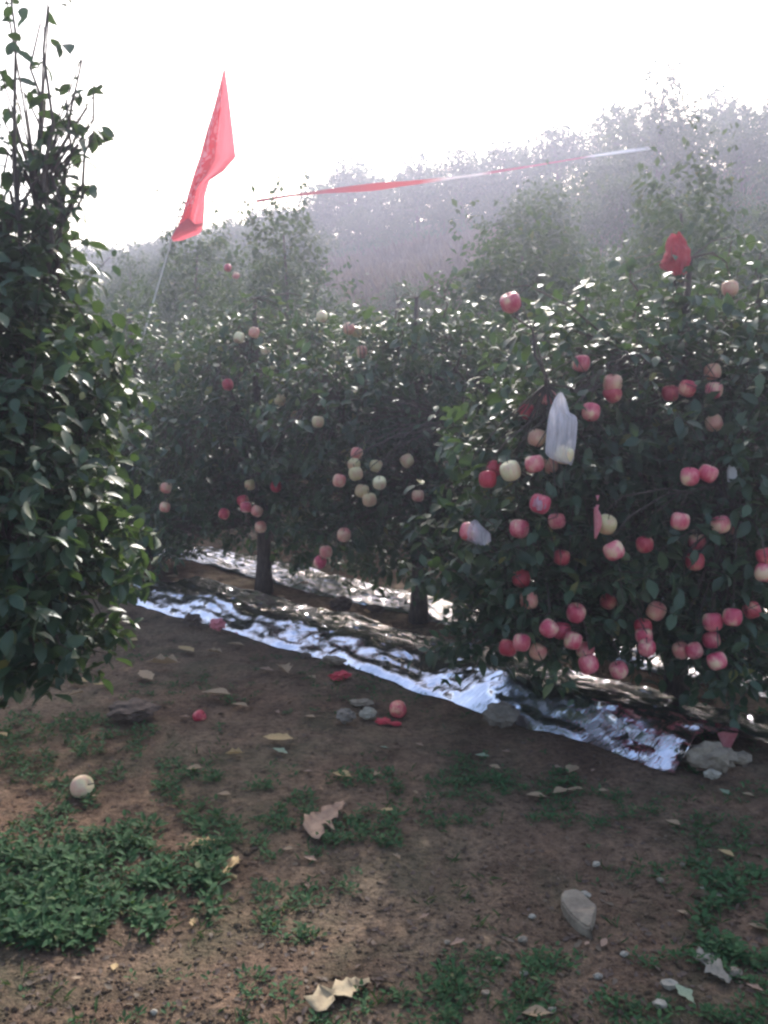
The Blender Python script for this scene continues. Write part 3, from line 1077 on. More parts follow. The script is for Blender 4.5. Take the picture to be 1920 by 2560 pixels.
# ------------------------------------------------------------------ apples
def apple_meshes():
    out = {}
    for key, m in APPLE.items():
        prof = [(0.0, 0.36), (0.06, 0.40), (0.16, 0.455), (0.28, 0.46), (0.40, 0.40), (0.475, 0.26), (0.50, 0.06), (0.49, -0.12), (0.44, -0.28),
                (0.34, -0.40), (0.22, -0.455), (0.12, -0.45), (0.05, -0.41), (0.0, -0.39)]
        n = 22
        vs, fs = [(0, 0, prof[0][1])], []
        for r, z in prof[1:-1]:
            for k in range(n):
                w = 2 * math.pi * k / n
                rr = r * (1 + 0.025 * math.cos(5 * w) * (0.4 - z) + 0.02 * math.cos(2 * w + 1))
                vs.append((rr * math.cos(w), rr * math.sin(w), z * (1 + 0.03 * math.cos(w))))
        vs.append((0, 0, prof[-1][1]))
        R_ = len(prof) - 2
        for k in range(n):
            fs.append((0, 1 + k, 1 + (k + 1) % n))
            for i in range(R_ - 1):
                a, b = 1 + i * n + k, 1 + i * n + (k + 1) % n
                fs.append((a, a + n, b + n, b))
            fs.append((len(vs) - 1, 1 + (R_ - 1) * n + (k + 1) % n, 1 + (R_ - 1) * n + k))
        mb = MB()
        # object coordinates in real size: diameter 0.088
        mb.add([(x * 0.088, y * 0.088, z * 0.088) for x, y, z in vs], fs)
        out[key] = mb.mesh('apple', m)
    return out


AM = apple_meshes()
mb = MB()
mb.tube([(0, 0, 0.030), (0.001, 0.001, 0.045), (0.004, 0.002, 0.064)], [0.0022, 0.0018, 0.0024], 5)
STALK = mb.mesh('stalk', M['bark'])
mb = MB()
for k in range(5):
    w = 2 * math.pi * k / 5
    c, s_ = math.cos(w), math.sin(w)
    mb.add([(c * 0.002 - s_ * 0.0022, s_ * 0.002 + c * 0.0022, -0.0345), (c * 0.002 + s_ * 0.0022, s_ * 0.002 - c * 0.0022, -0.0345), (c * 0.007, s_ * 0.007, -0.0415)], [(0, 1, 2)])
CALYX = mb.mesh('calyx', M['bark'])


def apple(p, colour, label, group=None, dia=0.079, tilt=0.3, roll=None):
    o = link('apple', AM[colour], None, p)
    sc = dia / 0.088 * rnd.uniform(0.93, 1.06)
    o.scale = (sc, sc, sc * rnd.uniform(0.94, 1.02))
    o.rotation_euler = (rnd.gauss(0, tilt), rnd.gauss(0, tilt), rnd.uniform(0, 6.28)) if roll is None else roll
    tag(o, label, 'apple', group)
    link('stalk', STALK, o)
    link('calyx', CALYX, o)
    return o


WORD = {'red': 'red', 'pink': 'pink', 'deep': 'deep red', 'peach': 'peach-blushed', 'yellow': 'dull yellow', 'cream': 'pale cream'}


def hang(L, where, group):
    for a in L:
        w = WORD[a[3]]
        lab = (w if 'apple' in w else w + ' apple') + ' ' + where
        apple(at(*a[:3]), a[3], lab, group)


hang(HANG_C, 'hanging among the leaves of the laden tree', 'apples in the laden tree')
hang(LOW_C, 'on the lowest branches of the laden tree, just above the foil', 'apples low on the laden tree')
hang(HANG_B, 'in the tree with the bare dark trunk', 'apples in the tree with the bare trunk')
hang(HANG_A, 'hanging in the tree two places along from the laden one', 'apples in the tree along the row')
hang(HANG_2, 'high in the crowns over the narrow foil sheet', 'apples high over the narrow foil')
for key, lab in (('lone', 'single pink apple on a bare upright twig above the laden tree'),
                 ('cream', 'cream apple beside two deep red apples on the laden tree'),
                 ('deep', 'deep red apple, the lower of two touching the cream one'),
                 ('bagged', 'pale apple sitting in the bottom of the clear white plastic bag'),
                 ('paper', 'yellow apple half hidden by a torn strip of pink paper'),
                 ('wrapped', 'pink apple in a crumpled clear wrapper at the edge of the laden tree'),
                 ('glassy', 'small pink apple under a torn clear wrapper below the plastic bag'),
                 ('pale', 'bright cream apple beside the cluster of dull yellow ones')):
    a = SPECIAL[key]
    apple(at(*a[:3]), a[3], lab, dia=0.078 if key == 'bagged' else 0.081)


def on_ground(px, py, lift=0.0):
    p = gnd(px, py)
    return Vector((p.x, p.y, p.z + lift))


def ground_apple(px, py, colour, label, dia, roll, lift=None):
    p = on_ground(px, py + 26)
    apple(p + Vector((0, 0, dia * 0.44 if lift is None else lift)), colour, label, None, dia, roll=roll)


ground_apple(205, 1965, 'cream', 'cream windfall apple lying on the weedy soil', 0.088, (0.6, 1.1, 0.4))
ground_apple(995, 1765, 'red', 'pink windfall apple with its hollow turned up, below the foil edge', 0.078, (-1.2, 0.15, 0.2))
ground_apple(498, 1772, 'red', 'small red windfall apple half sunk in brown soil', 0.058, (0.9, 0.4, 1.1), 0.012)
ground_apple(800, 1515, 'yellow', 'small yellow windfall apple on the soil between the foil sheets', 0.06, (0.5, 0.9, 0.1))


# ------------------------------------------------------------------ plastic bag, wrappers, papers, red bag
def bag(name, top, bot, r_top, r_bot, mtl, label, cat, flat=0.45, seed=0, open_bottom=False, skew=0.0, knot=True):
    """hanging bag: gathered at the top, full and flattened below, with long folds"""
    n, m = 36, 22
    mb = MB()
    vs, fs = [], []
    top, bot = Vector(top), Vector(bot)
    h = (top - bot).length
    for j in range(m + 1):
        q = j / m
        c = Vector((0, 0, 0)).lerp(bot - top, q)
        r = r_top + (r_bot - r_top) * sstep(0.0, 0.45, q)
        if q > 0.86:
            r *= math.sqrt(max(0.02, 1 - ((q - 0.86) / 0.145) ** 2)) if not open_bottom else 1.0
        c.x += skew * q * (1 - q) * 4
        for k in range(n):
            w = 2 * math.pi * k / n
            fold = 1 + 0.16 * math.sin(w * 5 + seed + q * 1.5) * (1 - 0.4 * q) + 0.08 * math.sin(w * 9 + seed * 2 - q * 3) + 0.10 * mnoise.noise((math.cos(w) * 2, math.sin(w) * 2, q * 4 + seed))
            vs.append((c.x + r * fold * math.cos(w), c.y + r * flat * fold * math.sin(w), c.z))
    for j in range(m):
        for k in range(n):
            a, b = j * n + k, j * n + (k + 1) % n
            fs.append((a, a + n, b + n, b))
    if not open_bottom:
        fs.append(tuple(m * n + k for k in range(n))[::-1])
    mb.add(vs, fs)
    me = mb.mesh(name, mtl)
    o = link(name, me, None, top)
    if knot:
        kb = MB()
        kb.tube([(0, 0, -0.006), (0.003, 0, 0.014), (-0.004, 0, 0.030), (0.010, 0, 0.052)], [r_top * 0.8, r_top * 0.35, r_top * 0.5, 0.004], 8)
        link('knot', kb.mesh('knot', mtl), o)
    return tag(o, label, cat)


def film_bag(outline, depth, bulge, label, cat, name, seed, mtl, crumple_=1.0, smooth=True):
    """loose bag of thin film: front and back walls between two traced edges, with long folds"""
    outline = [tuple(map(float, o)) for o in outline]
    n, m = 28, 26
    vs, fs = [], []
    c0 = at((outline[0][1] + outline[0][2]) / 2, outline[0][0], depth)
    for j in range(m + 1):
        y = outline[0][0] + (outline[-1][0] - outline[0][0]) * j / m
        for (ya, la, ra), (yb, lb, rb) in zip(outline[:-1], outline[1:]):
            if y <= yb + 1e-6:
                f = (y - ya) / (yb - ya)
                l, r = la + (lb - la) * f, ra + (rb - ra) * f
                break
        q = j / m
        for k in range(n):
            w = 2 * math.pi * k / n
            u_ = (math.cos(w) + 1) / 2
            fold = 0.006 * math.sin(u_ * 21 + seed + 2 * q) + 0.010 * mnoise.noise((u_ * 4, q * 2.2 + (5 if math.sin(w) > 0 else 0), seed))
            dep = depth - math.sin(w) * bulge * (0.25 + 0.75 * sstep(0, 0.5, q)) + fold
            tilt = 6 * crumple_ * mnoise.noise((u_ * 3, q * 3, seed + 9.0))
            dep += (crumple_ - 1) * 0.02 * mnoise.noise((u_ * 6, q * 5 + (5 if math.sin(w) > 0 else 0), seed + 3.0))
            side = (crumple_ - 1) * 9 * mnoise.noise((u_ * 2 + 4, q * 6, seed + 5.0))
            p = at(l + (r - l) * u_ + side, y + tilt, dep)
            vs.append(p - c0)
    for j in range(m):
        for k in range(n):
            a, b = j * n + k, j * n + (k + 1) % n
            fs.append((a, a + n, b + n, b))
    mb = MB()
    mb.add(vs, fs)
    o = link(name, mb.mesh(name, mtl, smooth), None, c0)
    return tag(o, label, cat)


film_bag([(982, 1396, 1406), (1000, 1386, 1416), (1030, 1374, 1424), (1040, 1372, 1441), (1060, 1368, 1444), (1110, 1364, 1440), (1135, 1363, 1436), (1150, 1380, 1434), (1160, 1410, 1430)],
         3.58, 0.042, 'clear white plastic bag hanging on the laden tree with an apple in it', 'bag', 'plastic_bag', 1, M['plastic'])
film_bag([(1300, 1184, 1192), (1316, 1166, 1206), (1335, 1160, 1226), (1352, 1166, 1228), (1362, 1192, 1214)],
         3.74, 0.05, 'crumpled clear wrapper around an apple at the edge of the laden tree', 'wrapper', 'wrapper', 5, M['plastic'])
film_bag([(1236, 1344, 1350), (1248, 1334, 1362), (1264, 1330, 1368), (1276, 1338, 1362)],
         3.66, 0.048, 'torn clear wrapper over a small pink apple below the plastic bag', 'wrapper', 'wrapper', 9, M['plastic'])
film_bag([(584, 1678, 1702), (600, 1668, 1716), (622, 1662, 1724), (644, 1658, 1727), (658, 1650, 1727), (668, 1652, 1724), (678, 1668, 1720), (688, 1684, 1708)],
         4.30, 0.045, 'soft red cloth bag pulled over the bare leader of the laden tree', 'bag', 'red_bag', 13, M['red_net'], 1.55, False)
t_, b_ = at(1828, 1160, 3.75), at(1832, 1205, 3.75)
bag('paper_tag', t_, b_, 0.008, 0.020, M['white_paper'], 'thin white paper strip hanging among leaves of the laden tree', 'paper', 0.4, 6, open_bottom=True, knot=False)


def crumple(name, p, size, mtl, label, cat, seed, stretch=(1, 1, 0.6), rz=0.0, group=None, sub=3, amp=0.45, freq=2.2, sink=0.0):
    """angular lump (stone, clod, crumpled paper)"""
    import bmesh
    bm = bmesh.new()
    bmesh.ops.create_icosphere(bm, subdivisions=sub, radius=0.5)
    for v in bm.verts:
        d = v.co.normalized()
        c = mnoise.cell_vector((d.x * freq + seed, d.y * freq, d.z * freq))
        r = 1 + amp * (mnoise.noise((d.x * freq + seed, d.y * freq + 3, d.z * freq)) + 0.35 * mnoise.noise((d.x * freq * 2.6 + seed, d.y * freq * 2.6, d.z * freq * 2.6)))
        v.co = Vector((d.x * stretch[0], d.y * stretch[1], d.z * stretch[2])) * 0.5 * r * size
    me = bpy.data.meshes.new(name)
    bm.to_mesh(me)
    bm.free()
    me.materials.append(mtl)
    o = link(name, me)
    o.rotation_euler = (rnd.uniform(-.15, .15), rnd.uniform(-.15, .15), rz)
    lo = min(v.co.z for v in me.vertices)
    o.location = (p[0], p[1], p[2] - lo - sink)
    return tag(o, label, cat, group)


# strip of pink paper before the yellow apple
def sheet(name, outline_pts, mtl, label, cat, thick=0.0012, group=None):
    """small curled sheet given as a grid of world points"""
    rows_ = len(outline_pts)
    cols = len(outline_pts[0])
    o0 = Vector(outline_pts[0][0])
    vs = [tuple(Vector(p) - o0) for r in outline_pts for p in r]
    fs = [(i * cols + j, i * cols + j + 1, (i + 1) * cols + j + 1, (i + 1) * cols + j) for i in range(rows_ - 1) for j in range(cols - 1)]
    mb = MB()
    mb.add(vs, fs)
    o = link(name, mb.mesh(name, mtl), None, o0)
    md = o.modifiers.new('thickness', 'SOLIDIFY')
    md.thickness = thick
    return tag(o, label, cat, group)


g = []
for i in range(9):
    q = i / 8
    c = at(1488 + 8 * math.sin(q * 3), 1268 + 80 * q, 3.55)
    w = 0.004 + 0.022 * math.sin(math.pi * min(1, q * 1.05)) ** 0.7
    g.append([(c.x + w * (j / 3 - 0.5) * 1.2, c.y - 0.012 * math.sin(math.pi * j / 3) + 0.01 * q, c.z + 0.004 * (j % 2)) for j in range(4)])
sheet('paper_strip', g, M['pink_paper'], 'torn strip of pink paper hanging before a yellow apple', 'paper')
for (px, py, lab) in ((1494, 1238, 'small pink paper scrap on a leaf above the torn strip'), (1494, 1262, 'pink paper scrap tied just above the torn strip')):
    c = at(px, py, 3.56)
    g = [[(c.x + 0.011 * (j / 2 - 0.5) * (1.3 - 0.5 * i), c.y + 0.006 * (i + j) % 2 * 0.01, c.z - 0.011 * i) for j in range(3)] for i in range(3)]
    sheet('paper_scrap', g, M['pink_paper'], lab, 'paper')

# papers and stones on and by the film
p = on_ground(545, 1585, 0.02)
crumple('crumpled_paper', p, 0.095, M['pink_paper'], 'crumpled pink paper lying on the foil next to a dark clod', 'paper', 4, (1, 0.8, 0.75), amp=0.5, freq=2.6)
p = on_ground(850, 1700)
crumple('crumpled_paper', p, 0.085, M['red_paper'], 'crumpled red paper on the soil against the foil edge', 'paper', 8, (1.2, 0.8, 0.5), amp=0.6, freq=2.6)
p = on_ground(957, 1810)
crumple('crumpled_paper', p, 0.055, M['red_paper'], 'small red paper scrap beside the pink windfall apple', 'paper', 12, (1.2, 0.9, 0.4), amp=0.6, freq=2.6)
p = on_ground(990, 1814)
crumple('crumpled_paper', p, 0.045, M['red_paper'], 'red paper scrap folded flat below the pink windfall apple', 'paper', 15, (1.1, 0.8, 0.4), amp=0.6, freq=2.6)
p = on_ground(700, 1432, 0.01)
crumple('crumpled_paper', p, 0.07, M['red_paper'], 'red paper scrap on the narrow foil sheet by a trunk', 'paper', 18, (1.1, 0.8, 0.5), amp=0.6, freq=2.6)
g0 = on_ground(1822, 1892, 0.01)
g = []
for i in range(6):
    q = i / 5
    w = 0.09 * (1 - 0.85 * q)
    g.append([(g0.x + w * (j / 3 - 0.5) + 0.010 * q - 0.01, g0.y + 0.01 * math.sin(j) + 0.02 * q, g0.z + 0.095 * (1 - q) + 0.004 * math.sin(j * 2)) for j in range(4)])
sheet('paper_strip', g, M['pink_paper'], 'folded pink paper standing against the grey stone at the foil corner', 'paper')

ST = 'stones and clods holding down the foil'
crumple('clod', on_ground(482, 1572, 0.015), 0.11, M['clod'], 'dark earth clod on the foil beside the crumpled pink paper', 'clod', 21, (1.1, 0.8, 0.75), group=ST)
crumple('stone', on_ground(1252, 1818), 0.135, M['grey_stone'], 'grey-brown stone weighing down the middle of the foil edge', 'stone', 24, (1.15, 0.8, 0.75), group=ST)
crumple('stone', on_ground(1772, 1925), 0.17, M['stone'], 'broad grey stone at the corner of the foil', 'stone', 27, (1.25, 0.7, 0.62), group=ST)
crumple('clod', on_ground(852, 1528, 0.0), 0.14, M['clod'], 'dark clod at the edge of the narrow foil sheet', 'clod', 30, (1.2, 0.8, 0.7), group=ST)
crumple('clod', on_ground(940, 1530, 0.0), 0.10, M['clod'], 'small dark clod near the bare trunk by the narrow foil', 'clod', 33, (1.3, 0.8, 0.5), group=ST)
crumple('clod', on_ground(765, 1655, 0.015), 0.06, M['clod'], 'small reddish clod on a fold of the front foil', 'clod', 36, (1.1, 0.8, 0.6), group=ST)
crumple('clod', on_ground(835, 1668, 0.015), 0.10, M['stone'], 'flat brown clod lying on the foil above the red paper', 'clod', 39, (1.3, 0.8, 0.45), group=ST)
crumple('stone', on_ground(1850, 1910), 0.08, M['stone'], 'small brown stone beside the folded pink paper', 'stone', 41, (1.2, 0.8, 0.6), group=ST)
GS = 'stones lying on the soil'
crumple('stone', on_ground(865, 1812), 0.085, M['grey_stone'], 'rounded grey-brown stone left of the small red papers', 'stone', 44, (1, 0.8, 0.8), group=GS)['label'] = 'rounded grey-brown stone two lengths from the red paper scraps'
crumple('stone', on_ground(920, 1800), 0.075, M['pebble'], 'pale stone beside the red paper scraps', 'stone', 47, (1, 0.8, 0.75), group=GS)
crumple('stone', on_ground(905, 1765), 0.085, M['stone'], 'flat brown stone above the pale stone', 'stone', 50, (1.4, 0.7, 0.35), group=GS)
crumple('stone', on_ground(1780, 1945), 0.055, M['pebble'], 'pale pebble in front of the broad grey stone', 'stone', 53, (1.2, 0.8, 0.6), group=GS)
crumple('clod', on_ground(330, 1800), 0.19, M['clod'], 'dark heap of earth among the dry leaves by the dense tree', 'clod', 55, (1.2, 0.9, 0.45), group=GS)


def slab_stone():
    """wedge shaped broken stone: flat sloping top, thick lower edge"""
    c = on_ground(1447, 2325)
    pts = [(1405, 2262), (1440, 2258), (1492, 2300), (1482, 2330), (1478, 2352), (1450, 2335), (1418, 2305), (1402, 2282)]
    top, bot = [], []
    for i, (px, py) in enumerate(pts):
        p = gnd(px, py)
        front = i in (4, 5, 6, 7)
        top.append(Vector((p.x, p.y, c.z + (0.036 if front else 0.050) + 0.004 * math.sin(i * 2.1))))
        bot.append(Vector((p.x * 1.0 + (0.004 if front else 0), p.y + (-0.004 if front else 0.01), c.z - 0.02)))
    # shift so that the raised top projects where the outline was traced
    import bmesh
    bm = bmesh.new()
    tv = [bm.verts.new(p - c) for p in top]
    bv = [bm.verts.new(p - c) for p in bot]
    bm.faces.new(tv)
    bm.faces.new(bv[::-1])
    n = len(tv)
    for i in range(n):
        bm.faces.new((tv[i], bv[i], bv[(i + 1) % n], tv[(i + 1) % n]))
    bmesh.ops.recalc_face_normals(bm, faces=bm.faces)
    bmesh.ops.bevel(bm, geom=list(bm.edges), offset=0.005, segments=2, affect='EDGES')
    bmesh.ops.triangulate(bm, faces=bm.faces)
    bmesh.ops.subdivide_edges(bm, edges=bm.edges, cuts=1)
    for v in bm.verts:
        v.co += Vector((mnoise.noise(v.co * 40), mnoise.noise(v.co * 40 + Vector((5, 0, 0))), mnoise.noise(v.co * 40 + Vector((0, 7, 0))))) * 0.004
    me = bpy.data.meshes.new('stone')
    bm.to_mesh(me)
    bm.free()
    me.materials.append(M['stone'])
    o = link('stone', me, None, c)
    tag(o, 'large wedge-shaped broken stone on the bare path', 'stone', GS)


slab_stone()

for i, (px, py, sz) in enumerate([(1307, 2350, 0.024), (1490, 2160, 0.022), (1674, 2466, 0.036), (1836, 2436, 0.032), (1310, 2434, 0.018), (1650, 2515, 0.030),
                                  (1215, 2484, 0.020), (1753, 2222, 0.018), (1495, 2440, 0.02), (1706, 2160, 0.018), (385, 2530, 0.016), (1380, 2525, 0.02), (1118, 2355, 0.016),
                                  (1462, 2240, 0.03), (1560, 2385, 0.02), (1650, 2200, 0.02), (20, 2140, 0.035), (1330, 2290, 0.018), (1795, 2240, 0.02)]):
    crumple('pebble', on_ground(px, py + 6), sz, M['pebble'] if i % 3 else M['stone'], 'small pale pebble on the trodden soil', 'pebble', 60 + i * 3, (1.2, 0.9, 0.75), group='pebbles on the path', sub=2)


# ------------------------------------------------------------------ fallen leaves
def fallen_leaf_mesh(seed, mtl, curl):
    R = np.random.default_rng(seed)
    rows_, cols = 9, 5
    vs = []
    for i in range(rows_):
        q = i / (rows_ - 1)
        w = (0.25 + 0.05 * R.normal()) * math.sin(math.pi * min(0.98, max(0.02, q ** 0.85))) + 0.006
        for j in range(cols):
            u_ = (j / (cols - 1) - 0.5) * 2
            z = curl * (u_ * u_) * w * 1.8 + curl * 0.35 * (q - 0.5) ** 2 * 1.2 + R.normal() * 0.008
            vs.append((u_ * w * (1 - 0.25 * curl * abs(u_)), q - 0.5, z))
    fs = [(i * cols + j, i * cols + j + 1, (i + 1) * cols + j + 1, (i + 1) * cols + j) for i in range(rows_ - 1) for j in range(cols - 1)]
    k = len(vs)
    vs += [(-0.01, -0.62, 0.03), (0.01, -0.62, 0.03)]        # petiole
    fs.append((1, k, k + 1, 3))
    mb = MB()
    mb.add(vs, fs)
    return mb.mesh('dry_leaf', mtl)


FL = {}
for nm in ('dry_leaf', 'tan_leaf', 'brown_leaf', 'green_leaf'):
    FL[nm] = [fallen_leaf_mesh(i * 7 + len(nm), M[nm], c) for i, c in enumerate((0.08, 0.22, 0.45))]
LW = {'dry_leaf': 'curled yellow leaf fallen on the soil', 'tan_leaf': 'tan dry leaf fallen on the soil', 'brown_leaf': 'brown withered leaf fallen on the soil',
      'green_leaf': 'grey-green leaf fallen on the soil'}


def fallen(px, py, length_px, ang, kind, curl=1, label=None, tiltx=0.12):
    p = gnd(px, py)
    dist = (p - Vector((0, 0, EYE))).length
    L = length_px / FPX * dist
    o = link('fallen_leaf', FL[kind][curl], None)
    o.scale = (L, L, L)
    o.rotation_euler = (rnd.uniform(-tiltx, tiltx), rnd.uniform(-tiltx, tiltx), ang)
    o.location = (p.x, p.y, p.z + 0.02 * L / 0.1 + 0.004)
    tag(o, label or LW[kind], 'leaf', 'fallen leaves on the soil')
    return o


for (px, py, l, ang, kind, cu) in [
        (332, 1608, 30, 1.2, 'dry_leaf', 1), (465, 1635, 58, 0.9, 'dry_leaf', 0), (405, 1677, 80, 1.45, 'tan_leaf', 2), (365, 1702, 66, 0.7, 'tan_leaf', 0),
        (195, 1716, 50, 1.5, 'dry_leaf', 1), (250, 1720, 34, 1.4, 'dry_leaf', 1), (540, 1752, 78, 1.25, 'tan_leaf', 1), (600, 1775, 46, 1.2, 'tan_leaf', 1),
        (590, 1622, 44, 1.5, 'tan_leaf', 1), (710, 1690, 66, 0.4, 'tan_leaf', 2), (535, 1640, 40, 1.3, 'tan_leaf', 2), (665, 1682, 36, 1.4, 'brown_leaf', 1), (780, 1700, 28, 0.8, 'tan_leaf', 1),
        (695, 1861, 74, 1.5, 'dry_leaf', 0), (700, 1888, 42, 1.1, 'green_leaf', 1), (855, 1950, 52, 1.1, 'dry_leaf', 1), (775, 1800, 30, 1.2, 'tan_leaf', 1),
        (485, 1932, 42, 1.5, 'tan_leaf', 1), (1430, 1938, 56, 2.6, 'tan_leaf', 1), (1400, 1990, 46, 2.2, 'tan_leaf', 1), (1340, 2002, 48, 1.5, 'tan_leaf', 1), (1430, 1982, 24, 1.5, 'tan_leaf', 1),
        (1205, 1898, 34, 1.3, 'green_leaf', 1), (960, 1875, 22, 1.4, 'green_leaf', 1), (1237, 1926, 30, 1.1, 'tan_leaf', 1), (520, 2125, 0, 0, '', 0),
        (700, 1500, 30, 1.2, 'tan_leaf', 1), (430, 1450, 34, 1.4, 'tan_leaf', 1), (1265, 1885, 22, 1.5, 'brown_leaf', 1), (1390, 1925, 26, 1.5, 'brown_leaf', 1),
        (1812, 1990, 34, 0.4, 'green_leaf', 1), (1682, 2068, 40, 0.6, 'tan_leaf', 1), (1705, 2290, 26, 0.8, 'tan_leaf', 1), (1340, 2550, 60, 1.5, 'tan_leaf', 1), (720, 2130, 26, 1.4, 'tan_leaf', 1),
        (560, 1995, 34, 1.5, 'tan_leaf', 1), (1895, 2330, 40, 1.0, 'tan_leaf', 1), (1885, 2480, 36, 0.7, 'brown_leaf', 1), (460, 1800, 30, 1.3, 'brown_leaf', 1), (770, 1935, 24, 1.6, 'brown_leaf', 1),
        (8, 1845, 30, 0.9, 'dry_leaf', 1), (283, 1522, 20, 1.2, 'brown_leaf', 1), (1505, 1985, 26, 1.3, 'tan_leaf', 1), (1870, 1995, 26, 1.2, 'tan_leaf', 1)]:
    if l:
        fallen(px, py, l, ang, kind, cu)
for _ in range(34):
    fallen(rnd.uniform(60, 1900), rnd.uniform(1640, 2540), rnd.uniform(18, 40), rnd.uniform(0, 3.1), rnd.choice(('tan_leaf', 'brown_leaf', 'brown_leaf', 'dry_leaf')), rnd.randrange(3))



def husk(name, spine, widths, mtl, label, lift=0.012):
    """dry strip lying on the soil: traced spine, ragged width, curled edges"""
    R = np.random.default_rng(int(spine[0][0]))
    g = []
    n = 14
    for i in range(n):
        q = i / (n - 1) * (len(spine) - 1)
        a = min(int(q), len(spine) - 2)
        f = q - a
        px, py = (spine[a][c] + (spine[a + 1][c] - spine[a][c]) * f for c in (0, 1))
        w = (widths[a] + (widths[a + 1] - widths[a]) * f) * (1 + 0.06 * R.normal())
        dx, dy = spine[a + 1][0] - spine[a][0], spine[a + 1][1] - spine[a][1]
        l = math.hypot(dx, dy)
        nx, ny = -dy / l, dx / l
        r = []
        e0, e1 = 1 + 0.30 * R.normal(), 1 + 0.30 * R.normal()
        for j in range(5):
            u_ = j / 2 - 1
            k = w * u_ / 2 * (e0 if u_ < 0 else e1)
            p = gnd(px + nx * k, py + ny * k)
            r.append((p.x, p.y, p.z + lift * 0.5 + 0.012 * u_ * u_ + 0.003 * math.sin(i * 0.9 + j) + 0.004))
        g.append(r)
    return sheet(name, g, mtl, label, 'leaf', 0.0015, 'fallen leaves on the soil')


husk('dry_husk', [(785, 2535), (820, 2498), (865, 2490), (890, 2478), (925, 2466)], [34, 52, 44, 26, 12], M['pale_husk'], 'long pale dry husk lying alone on the bare soil')
husk('dry_husk', [(462, 2134), (490, 2118), (525, 2117), (538, 2140)], [8, 18, 20, 16], M['dry_leaf'], 'pale yellow leaf lying along the edge of the green weeds')
husk('dry_husk', [(600, 2158), (578, 2172), (560, 2198), (592, 2206)], [18, 16, 10, 6], M['dry_leaf'], 'curled yellow leaf at the tip of the green weed patch')
husk('dry_husk', [(770, 2096), (800, 2070), (830, 2048), (862, 2022)], [56, 50, 34, 8], M['brown_leaf'], 'large brown withered leaf slanting up among weeds', 0.03)
husk('dry_husk', [(1735, 2395), (1775, 2425), (1822, 2468)], [20, 34, 18], M['grey_husk'], 'long grey flake of bark beside the pebbles')
for px, py, l, ang in ((560, 1545, 30, 0.6), (700, 1590, 34, 1.9), (905, 1640, 28, 1.1), (1010, 1690, 32, 2.4), (1120, 1700, 26, 0.4), (1210, 1745, 30, 1.3), (1330, 1775, 34, 2.0), (1480, 1790, 30, 0.9), (1600, 1850, 28, 1.6), (760, 1480, 26, 1.2)):
    o = fallen(px, py, l, ang, 'tan_leaf', 1, 'tan dry leaf lying on the front foil sheet' if py != 1480 else 'tan dry leaf on the narrow foil sheet')
    o.location.z += 0.05
fallen(1710, 2500, 60, 0.3, 'green_leaf', 1, 'grey-green leaf among pebbles at the weedy path edge')


# ------------------------------------------------------------------ ground cover
PATCH = [(-40, 560, 2040, 2380, 1000, 1.0), (0, 560, 1790, 2120, 620, 0.75), (560, 1000, 1930, 2120, 300, 0.7), (640, 900, 2130, 2360, 150, 0.6), (300, 1050, 1640, 1790, 260, 0.55),
         (1100, 1900, 1885, 1965, 300, 0.55), (1050, 1560, 1950, 2070, 260, 0.55), (1550, 1920, 1960, 2200, 160, 0.55), (1100, 1920, 2380, 2600, 420, 0.55), (600, 1150, 2430, 2600, 130, 0.55),
         (1740, 1960, 2170, 2420, 170, 0.8), (0, 600, 2440, 2600, 30, 0.5), (1450, 1800, 2080, 2260, 50, 0.5), (150, 700, 1480, 1650, 30, 0.5), (1600, 2000, 1730, 1860, 90, 0.9)]


